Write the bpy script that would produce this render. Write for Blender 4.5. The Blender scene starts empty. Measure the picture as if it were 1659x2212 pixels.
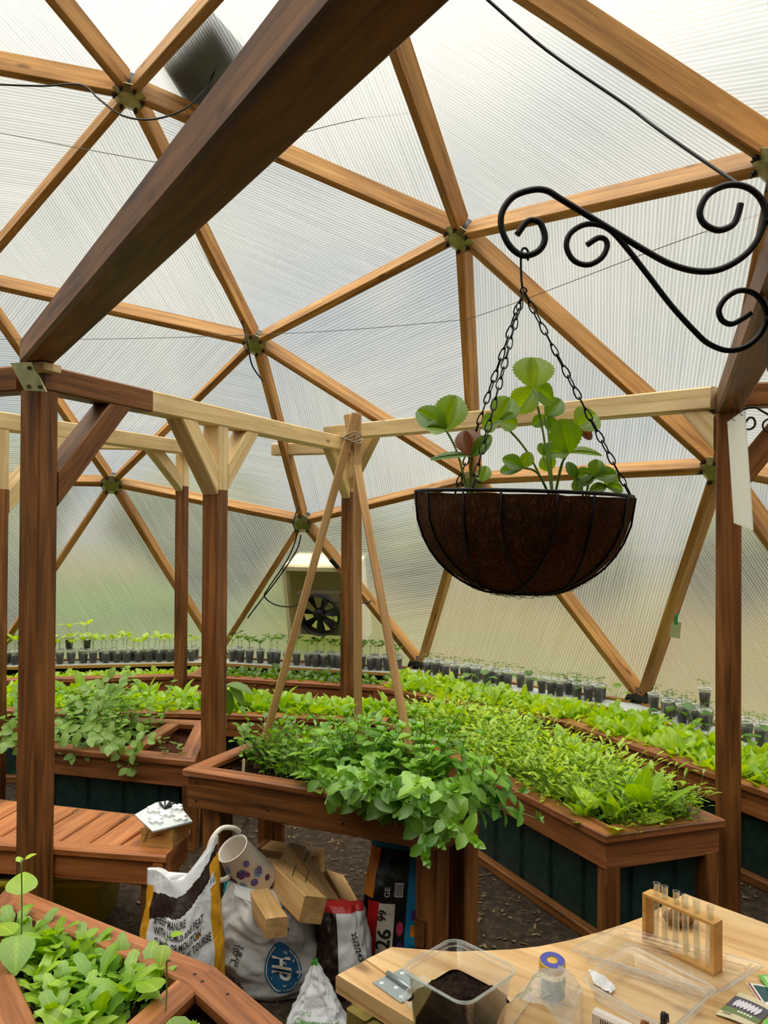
import bpy, bmesh, math, random
from mathutils import Vector, Matrix, noise as mnoise
V = Vector
random.seed(7)
RND = random.Random(11)
SC = bpy.context.scene
COL = SC.collection

# ------------------------------------------------------------------ camera, world, exposure
EYE = 1.52
F_PX = 1718.2
PITCH, ROLL = 0.00948, 0.00585
cF = V((0, math.cos(PITCH), math.sin(PITCH)))
cR0 = V((1, 0, 0)); cU0 = cR0.cross(cF)
cR = cR0 * math.cos(ROLL) + cU0 * math.sin(ROLL)
cU = cR.cross(cF)
cam_d = bpy.data.cameras.new('camera'); cam = bpy.data.objects.new('camera', cam_d)
COL.objects.link(cam)
cam_d.sensor_fit = 'HORIZONTAL'; cam_d.sensor_width = 36.0
cam_d.lens = 36.0 * F_PX / 1659.0
cam_d.clip_start = 0.02; cam_d.clip_end = 500
mw = Matrix.Identity(4)
for i, a in enumerate((cR, cU, -cF)):
    for j in range(3): mw[j][i] = a[j]
mw.translation = V((0, 0, EYE))
cam.matrix_world = mw
SC.camera = cam

def ray(px, py):
    return cF + cR * ((px - 829.5) / F_PX) + cU * ((1106 - py) / F_PX)
def at(px, py, d):
    r = ray(px, py); return V((0, 0, EYE)) + r * (d / r.y)
def atz(px, py, z):
    r = ray(px, py); return V((0, 0, EYE)) + r * ((z - EYE) / r.z)

SC.view_settings.view_transform = 'Standard'
SC.view_settings.look = 'None'
SC.view_settings.exposure = 0.0
SC.view_settings.gamma = 1.0
SC.view_settings.use_curve_mapping = False
SC.cycles.use_denoising = True
SC.cycles.max_bounces = 12
SC.cycles.diffuse_bounces = 4
SC.cycles.glossy_bounces = 4
SC.cycles.transmission_bounces = 8
SC.cycles.transparent_max_bounces = 32
SC.cycles.sample_clamp_indirect = 6.0

# ------------------------------------------------------------------ node helpers
def new_mat(name):
    m = bpy.data.materials.new(name); m.use_nodes = True
    nt = m.node_tree; nt.nodes.clear()
    return m, nt
def N(nt, t, **kw):
    n = nt.nodes.new(t)
    for k, v in kw.items():
        if k in n.inputs: n.inputs[k].default_value = v
        else: setattr(n, k, v)
    return n
def L(nt, a, b): nt.links.new(a, b)
def col(r, g, b):
    f = lambda c: ((c / 255 + .055) / 1.055) ** 2.4 if c > 10 else c / 255 / 12.92
    return (f(r), f(g), f(b), 1)
def ramp(nt, fac, stops, interp='LINEAR'):
    n = nt.nodes.new('ShaderNodeValToRGB'); n.color_ramp.interpolation = interp
    e = n.color_ramp.elements
    while len(e) < len(stops): e.new(0.5)
    for k, (p, c) in enumerate(stops):
        e[k].position = p; e[k].color = c if len(c) == 4 else (*c, 1)
    L(nt, fac, n.inputs['Fac']); return n
def mapping(nt, src, scale=(1, 1, 1), loc=(0, 0, 0)):
    n = nt.nodes.new('ShaderNodeMapping')
    n.inputs['Scale'].default_value = scale; n.inputs['Location'].default_value = loc
    L(nt, src, n.inputs['Vector']); return n
def out(nt, sh):
    o = nt.nodes.new('ShaderNodeOutputMaterial'); L(nt, sh, o.inputs['Surface']); return o

# world: bright overcast sky with a few bluish gaps
world = bpy.data.worlds.new('sky'); SC.world = world; world.use_nodes = True
nt = world.node_tree; nt.nodes.clear()
tc = N(nt, 'ShaderNodeTexCoord')
nz = N(nt, 'ShaderNodeTexNoise', Scale=2.6, Detail=5.0, Roughness=0.55)
mp = mapping(nt, tc.outputs['Generated'], (1, 1, 1.6), (0.35, 0.1, 0.0))
L(nt, mp.outputs[0], nz.inputs['Vector'])
cl = ramp(nt, nz.outputs['Fac'], [(0.37, col(160, 182, 212)), (0.48, col(224, 226, 224)), (0.62, col(255, 252, 242))])
bg = N(nt, 'ShaderNodeBackground', Strength=7.8)
sz = N(nt, 'ShaderNodeSeparateXYZ'); L(nt, tc.outputs['Generated'], sz.inputs[0])
zr = ramp(nt, sz.outputs['Z'], [(0.0, (.068, .069, .066)), (.54, (.072, .072, .070)), (.70, (.23, .227, .217)), (.86, (1, .965, .90))])
zm = N(nt, 'ShaderNodeMix', data_type='RGBA', blend_type='MULTIPLY'); zm.inputs['Factor'].default_value = 1
L(nt, cl.outputs[0], zm.inputs[6]); L(nt, zr.outputs[0], zm.inputs[7])
L(nt, zm.outputs[2], bg.inputs['Color'])
o = N(nt, 'ShaderNodeOutputWorld'); L(nt, bg.outputs[0], o.inputs['Surface'])

# ------------------------------------------------------------------ mesh builder
class MB:
    def __init__(s):
        s.v = []; s.f = []; s.uv = []; s.mi = []; s.sm = []
    def face(s, idx, uv=None, mi=0, sm=False):
        s.f.append(tuple(idx)); s.uv.append(uv or [(0, 0)] * len(idx)); s.mi.append(mi); s.sm.append(sm)
    def add(s, p):
        s.v.append((p[0], p[1], p[2])); return len(s.v) - 1
    def beam(s, a, b, w, h, up=V((0, 0, 1)), ch=0.004, mi=0, ea=None, eb=None):
        """squared timber from a to b: w across, h along up; eased arrises; ea/eb end-plane normals"""
        a = V(a); b = V(b); d = (b - a); ln = d.length; d.normalize()
        up = V(up); sd = d.cross(up); 
        if sd.length < 1e-5: sd = d.cross(V((1, 0, 0)))
        sd.normalize(); up = sd.cross(d).normalized()
        x, y = w / 2, h / 2; c = min(ch, x * .45, y * .45)
        prof = [(-x + c, -y), (x - c, -y), (x, -y + c), (x, y - c), (x - c, y), (-x + c, y), (-x, y - c), (-x, -y + c)]
        u0 = RND.uniform(0, 50); v0 = RND.uniform(0, 50)
        i0 = len(s.v)
        def endp(p, n, q):
            if n is None: return p + q
            n = V(n); t = -(q.dot(n)) / d.dot(n); return p + q + d * t
        for (px, py) in prof: s.add(endp(a, ea, sd * px + up * py))
        for (px, py) in prof: s.add(endp(b, eb, sd * px + up * py))
        per = 0; n = 8
        for k in range(n):
            k2 = (k + 1) % n
            e = math.hypot(prof[k2][0] - prof[k][0], prof[k2][1] - prof[k][1])
            s.face((i0 + k, i0 + k2, i0 + n + k2, i0 + n + k),
                   [(u0, v0 + per), (u0, v0 + per + e), (u0 + ln, v0 + per + e), (u0 + ln, v0 + per)], mi)
            per += e
        s.face([i0 + k for k in range(n)][::-1], [(u0 + p[0] * 8 , v0 + p[1]) for p in prof][::-1], mi)
        s.face([i0 + n + k for k in range(n)], [(u0 + p[0] * 8, v0 + p[1]) for p in prof], mi)
        return s
    def box(s, c, sx, sy, sz, rz=0, ch=0.002, mi=0):
        c = V(c); d = V((math.cos(rz), math.sin(rz), 0))
        return s.beam(c - d * sx / 2, c + d * sx / 2, sy, sz, (0, 0, 1), ch, mi)
    def tube(s, pts, r, n=6, mi=0, caps=True, closed=False):
        pts = [V(p) for p in pts]; m = len(pts)
        rs = r if isinstance(r, (list, tuple)) else [r] * m
        t0 = None; rings = []; acc = 0
        for k in range(m):
            if closed: t = pts[(k + 1) % m] - pts[k - 1]
            else: t = pts[min(k + 1, m - 1)] - pts[max(k - 1, 0)]
            if t.length < 1e-9: t = V((0, 0, 1))
            t.normalize()
            if t0 is None:
                nn = t.orthogonal().normalized()
            else:
                nn = nn - t * nn.dot(t)
                if nn.length < 1e-6: nn = t.orthogonal()
                nn.normalize()
            bb = t.cross(nn); t0 = t
            if k: acc += (pts[k] - pts[k - 1]).length
            rings.append((acc, [s.add(pts[k] + (nn * math.cos(2 * math.pi * j / n) + bb * math.sin(2 * math.pi * j / n)) * rs[k]) for j in range(n)]))
        rng = m if closed else m - 1
        for k in range(rng):
            a0, A = rings[k]; a1, B = rings[(k + 1) % m]
            for j in range(n):
                j2 = (j + 1) % n
                s.face((A[j], A[j2], B[j2], B[j]), [(a0, j / n), (a0, (j + 1) / n), (a1, (j + 1) / n), (a1, j / n)], mi, True)
        if caps and not closed:
            s.face(rings[0][1][::-1], None, mi); s.face(rings[-1][1], None, mi)
        return s
    def lathe(s, c, prof, n=24, mi=0, mat=None, sm=True):
        c = V(c); mat = mat or Matrix.Identity(3); rings = []
        for (r, z) in prof:
            if r < 1e-6: rings.append([s.add(c + mat @ V((0, 0, z)))])
            else: rings.append([s.add(c + mat @ V((r * math.cos(2 * math.pi * j / n), r * math.sin(2 * math.pi * j / n), z))) for j in range(n)])
        acc = 0
        for k in range(len(rings) - 1):
            A, B = rings[k], rings[k + 1]
            e = math.hypot(prof[k + 1][0] - prof[k][0], prof[k + 1][1] - prof[k][1])
            for j in range(n):
                j2 = (j + 1) % n
                u0, u1 = j / n, (j + 1) / n
                if len(A) == 1 and len(B) == 1: continue
                if len(A) == 1: s.face((A[0], B[j2], B[j]), [(u0, acc), (u1, acc + e), (u0, acc + e)], mi, sm)
                elif len(B) == 1: s.face((A[j], A[j2], B[0]), [(u0, acc), (u1, acc), (u0, acc + e)], mi, sm)
                else: s.face((A[j], A[j2], B[j2], B[j]), [(u0, acc), (u1, acc), (u1, acc + e), (u0, acc + e)], mi, sm)
            acc += e
        return s
    def prism(s, poly, z0, z1, mi=0):
        n = len(poly)
        A = [s.add((p[0], p[1], z0)) for p in poly]; B = [s.add((p[0], p[1], z1)) for p in poly]
        s.face(A[::-1], [(p[0], p[1]) for p in poly][::-1], mi); s.face(B, [(p[0], p[1]) for p in poly], mi)
        acc = 0
        for k in range(n):
            k2 = (k + 1) % n; e = (V(poly[k2][:2]) - V(poly[k][:2])).length
            s.face((A[k], A[k2], B[k2], B[k]), [(acc, 0), (acc + e, 0), (acc + e, z1 - z0), (acc, z1 - z0)], mi); acc += e
        return s
    def grid(s, fn, nu, nv, mi=0, sm=True, wrap=False):
        I = [[s.add(fn(i / nu, j / nv)) for i in range(nu + (0 if wrap else 1))] for j in range(nv + 1)]
        for j in range(nv):
            for i in range(nu):
                i2 = (i + 1) % nu if wrap else i + 1
                s.face((I[j][i], I[j][i2], I[j + 1][i2], I[j + 1][i]),
                       [(i / nu, j / nv), ((i + 1) / nu, j / nv), ((i + 1) / nu, (j + 1) / nv), (i / nu, (j + 1) / nv)], mi, sm)
        return s
    def leaf(s, base, d, up, ln, w, droop=0.3, fold=0.25, seg=4, mi=0, shape=0, serr=0.0, curl=0):
        """a leaf blade: midrib from base along d, bent down by droop, folded along the midrib"""
        d = V(d).normalized(); sd = d.cross(V(up))
        if sd.length < 1e-4: sd = d.orthogonal()
        sd.normalize(); nrm = sd.cross(d).normalized()
        rows = []; p = V(base); ang = 0; st = ln / seg
        for k in range(seg + 1):
            t = k / seg
            if shape == 0: wd = math.sin(math.pi * (t * .94 + .03) ** 0.85) ** .8          # oval
            elif shape == 1: wd = math.sin(math.pi * min(1, (t * .96 + .02)) ** 0.6) ** .9  # broad base, pointed tip
            elif shape == 2: wd = (t ** .8) * (1 - max(0, t - .6) / .4 * .75) * 1.15 + .06  # widest near tip (spoon)
            else: wd = (.12, 1.0, .45, .9, .3, .75, .1)[min(6, int(round(t * 6)))] if seg == 6 else math.sin(math.pi * t)
            sv = (1 + serr * (1 if k % 2 else -1)) if serr else 1
            x = w / 2 * wd * sv
            dd = d * math.cos(ang) - nrm * math.sin(ang); nn = nrm * math.cos(ang) + d * math.sin(ang)
            lift = nn * (x * fold)
            cur = nn * (curl * x * x / max(w, 1e-4))
            rows.append((s.add(p - sd * x + lift - cur), s.add(p), s.add(p + sd * x + lift - cur)))
            p = p + dd * st; ang += droop / seg
        for k in range(seg):
            a, b = rows[k], rows[k + 1]; t0, t1 = k / seg, (k + 1) / seg
            s.face((a[0], a[1], b[1], b[0]), [(0, t0), (.5, t0), (.5, t1), (0, t1)], mi, True)
            s.face((a[1], a[2], b[2], b[1]), [(.5, t0), (1, t0), (1, t1), (.5, t1)], mi, True)
        return s
    def mesh(s, name, mats):
        me = bpy.data.meshes.new(name)
        me.from_pydata(s.v, [], s.f)
        for m in (mats if isinstance(mats, (list, tuple)) else [mats]): me.materials.append(m)
        me.polygons.foreach_set('material_index', s.mi)
        me.polygons.foreach_set('use_smooth', s.sm)
        ul = me.uv_layers.new(name='UVMap')
        flat = [c for f in s.uv for uv in f for c in uv]
        ul.data.foreach_set('uv', flat)
        me.update(); return me
    def build(s, name, mats, parent=None):
        o = bpy.data.objects.new(name, s.mesh(name, mats)); COL.objects.link(o)
        if parent: o.parent = parent
        return o

def tag(o, label=None, cat=None, group=None, kind=None):
    if label: o['label'] = label
    if cat: o['category'] = cat
    if group: o['group'] = group
    if kind: o['kind'] = kind
    return o
def empty(name, loc=(0, 0, 0), rz=0):
    o = bpy.data.objects.new(name, None); COL.objects.link(o); o.location = loc; o.rotation_euler = (0, 0, rz)
    o.empty_display_size = .05
    return o
def child(o, parent):
    """parent o under parent while its mesh is written in world coordinates"""
    o.parent = parent
    o.matrix_parent_inverse = (Matrix.Translation(parent.location) @ parent.rotation_euler.to_matrix().to_4x4()).inverted()
    return o
def copy_tree(o, parent=None):
    c = o.copy(); COL.objects.link(c)
    if parent: c.parent = parent
    for ch in list(o.children): copy_tree(ch, c)
    return c

# ------------------------------------------------------------------ materials
def wood(name, c1, c2, c3, rough=.6, gx=2.2, gy=38, knots=True, spec=.3, bump=.25):
    m, nt = new_mat(name)
    tc = N(nt, 'ShaderNodeTexCoord')
    mp = mapping(nt, tc.outputs['UV'], (gx, gy, 1))
    n1 = N(nt, 'ShaderNodeTexNoise', Scale=1.0, Detail=6.0, Roughness=.62, Distortion=.7); L(nt, mp.outputs[0], n1.inputs['Vector'])
    r = ramp(nt, n1.outputs['Fac'], [(.28, c1), (.5, c2), (.72, c3)])
    mp2 = mapping(nt, tc.outputs['UV'], (1.3, 4, 1))
    n2 = N(nt, 'ShaderNodeTexNoise', Scale=1.6, Detail=3.0); L(nt, mp2.outputs[0], n2.inputs['Vector'])
    mx = N(nt, 'ShaderNodeMix', data_type='RGBA', blend_type='MULTIPLY'); mx.inputs['Factor'].default_value = .75
    r2 = ramp(nt, n2.outputs['Fac'], [(.3, (.62, .58, .55)), (.65, (1.1, 1.08, 1.05))])
    L(nt, r.outputs[0], mx.inputs[6]); L(nt, r2.outputs[0], mx.inputs[7])
    c = mx.outputs[2]
    if knots:
        vo = N(nt, 'ShaderNodeTexVoronoi', Scale=1.0); mp3 = mapping(nt, tc.outputs['UV'], (3.2, 9, 1)); L(nt, mp3.outputs[0], vo.inputs['Vector'])
        r3 = ramp(nt, vo.outputs['Distance'], [(.05, (.28, .2, .16)), (.13, (1, 1, 1))])
        m3 = N(nt, 'ShaderNodeMix', data_type='RGBA', blend_type='MULTIPLY'); m3.inputs['Factor'].default_value = .8
        L(nt, c, m3.inputs[6]); L(nt, r3.outputs[0], m3.inputs[7]); c = m3.outputs[2]
    p = N(nt, 'ShaderNodeBsdfPrincipled', Roughness=rough); p.inputs['Specular IOR Level'].default_value = spec
    L(nt, c, p.inputs['Base Color'])
    bp = N(nt, 'ShaderNodeBump', Strength=bump, Distance=.004); L(nt, n1.outputs['Fac'], bp.inputs['Height']); L(nt, bp.outputs[0], p.inputs['Normal'])
    out(nt, p.outputs[0]); return m
def plain(name, c, rough=.5, metal=0, spec=.5, var=0.0, vs=8):
    m, nt = new_mat(name)
    p = N(nt, 'ShaderNodeBsdfPrincipled', Roughness=rough, Metallic=metal); p.inputs['Specular IOR Level'].default_value = spec
    p.inputs['Base Color'].default_value = c
    if var:
        tc = N(nt, 'ShaderNodeTexCoord'); n1 = N(nt, 'ShaderNodeTexNoise', Scale=vs, Detail=4.0); L(nt, tc.outputs['Object'], n1.inputs['Vector'])
        a = tuple(max(0, x * (1 - var)) for x in c[:3]); b = tuple(min(1, x * (1 + var)) for x in c[:3])
        r = ramp(nt, n1.outputs['Fac'], [(.3, a), (.7, b)]); L(nt, r.outputs[0], p.inputs['Base Color'])
    out(nt, p.outputs[0]); return m

M = {}
M['strut'] = wood('golden strut timber', col(116, 76, 32), col(172, 124, 64), col(202, 156, 92), gx=1.6, gy=30)
M['stain'] = wood('red brown stained timber', col(62, 36, 16), col(122, 76, 36), col(160, 106, 58), rough=.5, gx=1.8, gy=30)
M['cap'] = wood('red brown stained bed board', col(90, 50, 26), col(152, 92, 52), col(186, 122, 78), rough=.42, gx=2.2, gy=36, spec=.45)
M['pine'] = wood('bare pine timber', col(206, 172, 118), col(226, 198, 148), col(238, 214, 172), gx=1.6, gy=34)
M['bench'] = wood('oiled deck boards', col(120, 66, 32), col(180, 110, 60), col(206, 138, 84), rough=.45, gx=2, gy=30, spec=.4)
M['galv'] = plain('yellow passivated steel', col(150, 146, 106), .35, .85, var=.25, vs=22)
M['darksteel'] = plain('dark steel', col(60, 58, 56), .4, .8)
M['blackiron'] = plain('black painted iron', col(12, 11, 12), .5, 0, .3)
M['cord'] = plain('black cable', col(14, 13, 13), .5)
M['wire'] = plain('galvanised wire', col(90, 86, 80), .4, .7)

def make_panel_mat():
    m, nt = new_mat('twin wall polycarbonate')
    tc = N(nt, 'ShaderNodeTexCoord')
    sx = N(nt, 'ShaderNodeSeparateXYZ'); L(nt, tc.outputs['UV'], sx.inputs[0])
    # flutes: narrow ribs every 20 mm
    mt = N(nt, 'ShaderNodeMath', operation='MULTIPLY'); mt.inputs[1].default_value = 2 * math.pi / .0165; L(nt, sx.outputs['Y'], mt.inputs[0])
    sn = N(nt, 'ShaderNodeMath', operation='SINE'); L(nt, mt.outputs[0], sn.inputs[0])
    rib = ramp(nt, sn.outputs[0], [(0.0, (.0,) * 3), (.55, (.25,) * 3), (.95, (1,) * 3)])
    # streaks along the flutes
    mp = mapping(nt, tc.outputs['UV'], (1.6, 55, 1)); n1 = N(nt, 'ShaderNodeTexNoise', Scale=1.0, Detail=4.0, Roughness=.6); L(nt, mp.outputs[0], n1.inputs['Vector'])
    st = ramp(nt, n1.outputs['Fac'], [(.3, (0,) * 3), (.72, (1,) * 3)])
    ad = N(nt, 'ShaderNodeMath', operation='MULTIPLY_ADD'); L(nt, rib.outputs[0], ad.inputs[0]); ad.inputs[1].default_value = .20
    a2 = N(nt, 'ShaderNodeMath', operation='MULTIPLY_ADD'); L(nt, st.outputs[0], a2.inputs[0]); a2.inputs[1].default_value = .09; a2.inputs[2].default_value = .13
    L(nt, a2.outputs[0], ad.inputs[2])
    # specks of dried water
    mp3 = mapping(nt, tc.outputs['UV'], (14, 60, 1)); vo = N(nt, 'ShaderNodeTexVoronoi', Scale=1.0); L(nt, mp3.outputs[0], vo.inputs['Vector'])
    sp = ramp(nt, vo.outputs['Distance'], [(.05, (1,) * 3), (.14, (0,) * 3)])
    a3 = N(nt, 'ShaderNodeMath', operation='MULTIPLY_ADD', use_clamp=True); L(nt, sp.outputs[0], a3.inputs[0]); a3.inputs[1].default_value = .18; L(nt, ad.outputs[0], a3.inputs[2])
    tint = ramp(nt, ad.outputs[0], [(.10, (.80, .81, .775)), (.36, (.99, .99, .96))])
    rf = N(nt, 'ShaderNodeBsdfRefraction', Roughness=.34, IOR=1.16); L(nt, tint.outputs[0], rf.inputs['Color'])
    tr = N(nt, 'ShaderNodeBsdfTransparent'); L(nt, tint.outputs[0], tr.inputs['Color'])
    tl = N(nt, 'ShaderNodeBsdfTranslucent'); tl.inputs['Color'].default_value = (.78, .785, .765, 1)
    gl = N(nt, 'ShaderNodeBsdfGlossy', Roughness=.3)
    m1 = N(nt, 'ShaderNodeMixShader'); m1.inputs[0].default_value = .12; L(nt, rf.outputs[0], m1.inputs[1]); L(nt, tr.outputs[0], m1.inputs[2])
    m2 = N(nt, 'ShaderNodeMixShader'); L(nt, a3.outputs[0], m2.inputs[0]); L(nt, m1.outputs[0], m2.inputs[1]); L(nt, tl.outputs[0], m2.inputs[2])
    m3 = N(nt, 'ShaderNodeMixShader'); m3.inputs[0].default_value = .06; L(nt, m2.outputs[0], m3.inputs[1]); L(nt, gl.outputs[0], m3.inputs[2])
    out(nt, m3.outputs[0]); return m
M['panel'] = make_panel_mat()
M['blockpanel'] = plain('unseen dome panel made opaque to cut fill light', col(92, 84, 74), .8)  # opacity invented to hold back light from panels out of view

def make_soil(name, c1, c2, c3, sc=60, dist=.02):
    m, nt = new_mat(name)
    tc = N(nt, 'ShaderNodeTexCoord')
    n1 = N(nt, 'ShaderNodeTexNoise', Scale=sc, Detail=6.0, Roughness=.7); L(nt, tc.outputs['Object'], n1.inputs['Vector'])
    r = ramp(nt, n1.outputs['Fac'], [(.35, c1), (.55, c2), (.72, c3)])
    p = N(nt, 'ShaderNodeBsdfPrincipled', Roughness=.95); p.inputs['Specular IOR Level'].default_value = .15
    L(nt, r.outputs[0], p.inputs['Base Color'])
    bp = N(nt, 'ShaderNodeBump', Strength=.9, Distance=dist); L(nt, n1.outputs['Fac'], bp.inputs['Height']); L(nt, bp.outputs[0], p.inputs['Normal'])
    out(nt, p.outputs[0]); return m
M['soil'] = make_soil('dark potting soil', col(22, 15, 11), col(52, 34, 24), col(86, 58, 40))
M['redsoil'] = make_soil('reddish coir soil', col(48, 26, 16), col(86, 48, 30), col(124, 78, 50))
M['floor'] = make_soil('packed dirt floor', col(40, 32, 25), col(66, 54, 42), col(104, 88, 68), sc=26)

# ------------------------------------------------------------------ ground, far surroundings
def make_field():
    m, nt = new_mat('field grass')
    tc = N(nt, 'ShaderNodeTexCoord'); sx = N(nt, 'ShaderNodeSeparateXYZ'); L(nt, tc.outputs['Object'], sx.inputs[0])
    n1 = N(nt, 'ShaderNodeTexNoise', Scale=.22, Detail=3.0); L(nt, tc.outputs['Object'], n1.inputs['Vector'])
    md = N(nt, 'ShaderNodeMath', operation='MULTIPLY_ADD'); L(nt, sx.outputs['X'], md.inputs[0]); md.inputs[1].default_value = .035
    L(nt, n1.outputs['Fac'], md.inputs[2])
    r = ramp(nt, md.outputs[0], [(.15, col(74, 96, 36)), (.42, col(82, 92, 40)), (.62, col(112, 98, 50)), (.85, col(100, 86, 44))])
    p = N(nt, 'ShaderNodeBsdfPrincipled', Roughness=1.0); p.inputs['Specular IOR Level'].default_value = 0
    L(nt, r.outputs[0], p.inputs['Base Color']); out(nt, p.outputs[0]); return m
M['field'] = make_field()
fb = MB(); fb.prism([(-150, -60), (150, -60), (150, 220), (-150, 220)], -.5, -.12); fo = fb.build('ground', M['field']); tag(fo, kind='structure')

# ------------------------------------------------------------------ the geodesic dome
RAD = 4.0
YAW = 0.269462701; CX, CY, CZ = -0.454477618, -0.526396862, 0.454407446
def dome(p):
    """unit-sphere dome coordinates -> world"""
    d = V(p) - V((CX, CY, CZ))
    return V((d.dot(V((math.sin(YAW), -math.cos(YAW), 0))) * RAD, d.dot(V((math.cos(YAW), math.sin(YAW), 0))) * RAD, d.z * RAD + EYE))
DC = dome((0, 0, 0))
def un(p): return V(p).normalized()
T0 = V((0, 0, 1)); z5 = 1 / 5 ** .5; r5 = 2 / 5 ** .5
def Uv(k): a = 2 * math.pi * k / 5; return V((r5 * math.cos(a), r5 * math.sin(a), z5))
def Dv(k): a = 2 * math.pi * (k + .5) / 5; return V((r5 * math.cos(a), r5 * math.sin(a), -z5))
HUB = {}
HUB['T'] = un(T0)
for k in range(5):
    HUB['a%d' % k] = un(Uv(k) + 2 * T0)
    HUB['b%d' % k] = un(2 * Uv(k) + T0)
    HUB['c%d' % k] = un(Uv(k) + T0 + Uv(k + 1))
    HUB['p%d' % k] = un(Uv(k))
    HUB['q%d' % k] = un(2 * Uv(k) + Uv(k + 1))
    HUB['r%d' % k] = un(Uv(k) + 2 * Uv(k + 1))
    HUB['s%d' % k] = un(2 * Uv(k) + Dv(k))          # base, +side of p
    HUB['t%d' % k] = un(2 * Uv(k) + Dv(k - 1))      # base, -side of p
    HUB['u%d' % k] = un(Uv(k) + Uv(k + 1) + Dv(k))
W = {k: dome(p) for k, p in HUB.items()}
BASE_Z = 0.45
for k in W:
    if k[0] in 'stu': W[k].z = BASE_Z
tris = []
for k in range(5):
    k1 = (k + 1) % 5
    A = lambda n, kk=k: n + str(kk)
    B = lambda n, kk=k1: n + str(kk)
    tris += [('T', A('a'), B('a')), (A('a'), A('b'), A('c')), (A('a'), A('c'), B('a')), (B('a'), A('c'), B('b')),
             (A('b'), A('p'), A('q')), (A('b'), A('q'), A('c')), (A('c'), A('q'), A('r')), (A('c'), A('r'), B('b')), (B('b'), A('r'), B('p')),
             (A('p'), A('s'), A('q')), (A('q'), A('s'), A('u')), (A('q'), A('u'), A('r')), (A('r'), A('u'), B('t')), (A('r'), B('t'), B('p')), (A('p'), A('t'), A('s'))]
edges = sorted({tuple(sorted(e)) for t in tris for e in ((t[0], t[1]), (t[1], t[2]), (t[0], t[2]))})
SW, SD = .040, .105         # strut width and depth
def seen(*pts, m=500):
    for p in pts:
        d = p - V((0, 0, EYE))
        if d.y > .15:
            x = 829 + F_PX * d.x / d.y; y = 1122 - F_PX * d.z / d.y
            if -m < x < 1659 + m and -m < y < 2212 + m: return True
    return False
for (a, b) in edges:
    pa, pb = W[a], W[b]
    d = (pb - pa).normalized(); mid = (pa + pb) / 2; rd = (mid - DC).normalized()
    base = a[0] in 'stu' and b[0] in 'stu'
    if base: rd = V((0, 0, 1))
    rd = (rd - d * rd.dot(d)).normalized()
    off = rd * (SD / 2 - .005) if not base else rd * -.03
    mb = MB().beam(pa + d * .045 + off, pb - d * .045 + off, SW, SD if not base else .05, rd, .003)
    o = mb.build('dome_strut', M['strut']); tag(o, kind='structure')
PANEL_N = 0
FLUTE = {frozenset(k.split()): v.split() for k, v in {'a0 b0 c4': 'a0 c4', 'c4 b4 a4': 'a4 b4', 'c4 q4 b4': 'q4 b4', 'c4 r4 q4': 'c4 r4', 'b0 c4 r4': 'b0 c4', 'b0 r4 p0': 'b0 p0', 'p0 q0 b0': 'p0 q0',
         'p0 t0 s0': 'p0 t0', 't0 r4 p0': 'r4 p0', 'r4 t0 u4': 'r4 t0', 'r4 u4 q4': 'u4 q4', 'q4 u4 s4': 'q4 s4', 'a4 c4 a0': 'a4 c4', 'a0 c0 b0': 'a0 b0', 'b0 q0 c0': 'b0 q0', 'T a0 a4': 'a0 a4'}.items()}
for t in tris:
    q = [W[k] for k in t]; c = sum(q, V()) / 3; nrm = (q[1] - q[0]).cross(q[2] - q[0]).normalized()
    if nrm.dot(c - DC) < 0: nrm = -nrm
    rr = random.Random(sum(ord(ch) * (k_ + 1) for s_ in t for k_, ch in enumerate(s_)))
    # flutes run along one edge of each sheet
    e = [(q[1] - q[0]), (q[2] - q[1]), (q[0] - q[2])][rr.randrange(3)].normalized()
    fd_ = FLUTE.get(frozenset(t))
    if fd_: e = (W[fd_[1]] - W[fd_[0]]).normalized()
    f = nrm.cross(e)
    mb = MB(); u0, v0 = rr.uniform(0, 20), rr.uniform(0, 20)
    low = [W[k].z <= BASE_Z + .001 for k in t]
    if any(low):
        cd_ = sum((p for p, l in zip(q, low) if l), V()) / sum(low); hi_ = sum((p for p, l in zip(q, low) if not l), V()) / max(1, 3 - sum(low))
        dn_ = (cd_ - hi_).normalized() * .075
        I = [mb.add(p + (p - DC).normalized() * (SD + .006) + (dn_ if l else V())) for p, l in zip(q, low)]
    else: I = [mb.add(p + (p - DC).normalized() * (SD + .006)) for p in q]
    uv = [((p - c).dot(e) + u0, (p - c).dot(f) + v0) for p in q]
    fn = (q[1] - q[0]).cross(q[2] - q[0])
    if fn.dot(nrm) > 0: mb.face(I[::-1], uv[::-1])       # normals face the inside
    else: mb.face(I, uv)
    PANEL_N += 1
    o = mb.build('window_%d' % PANEL_N, M['blockpanel'] if (c.y < .9 and c.z < 2.7 and not seen(*q, m=250)) else M['panel']); tag(o, kind='structure')  # unseen low panels turned opaque so light comes mainly from above
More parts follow.
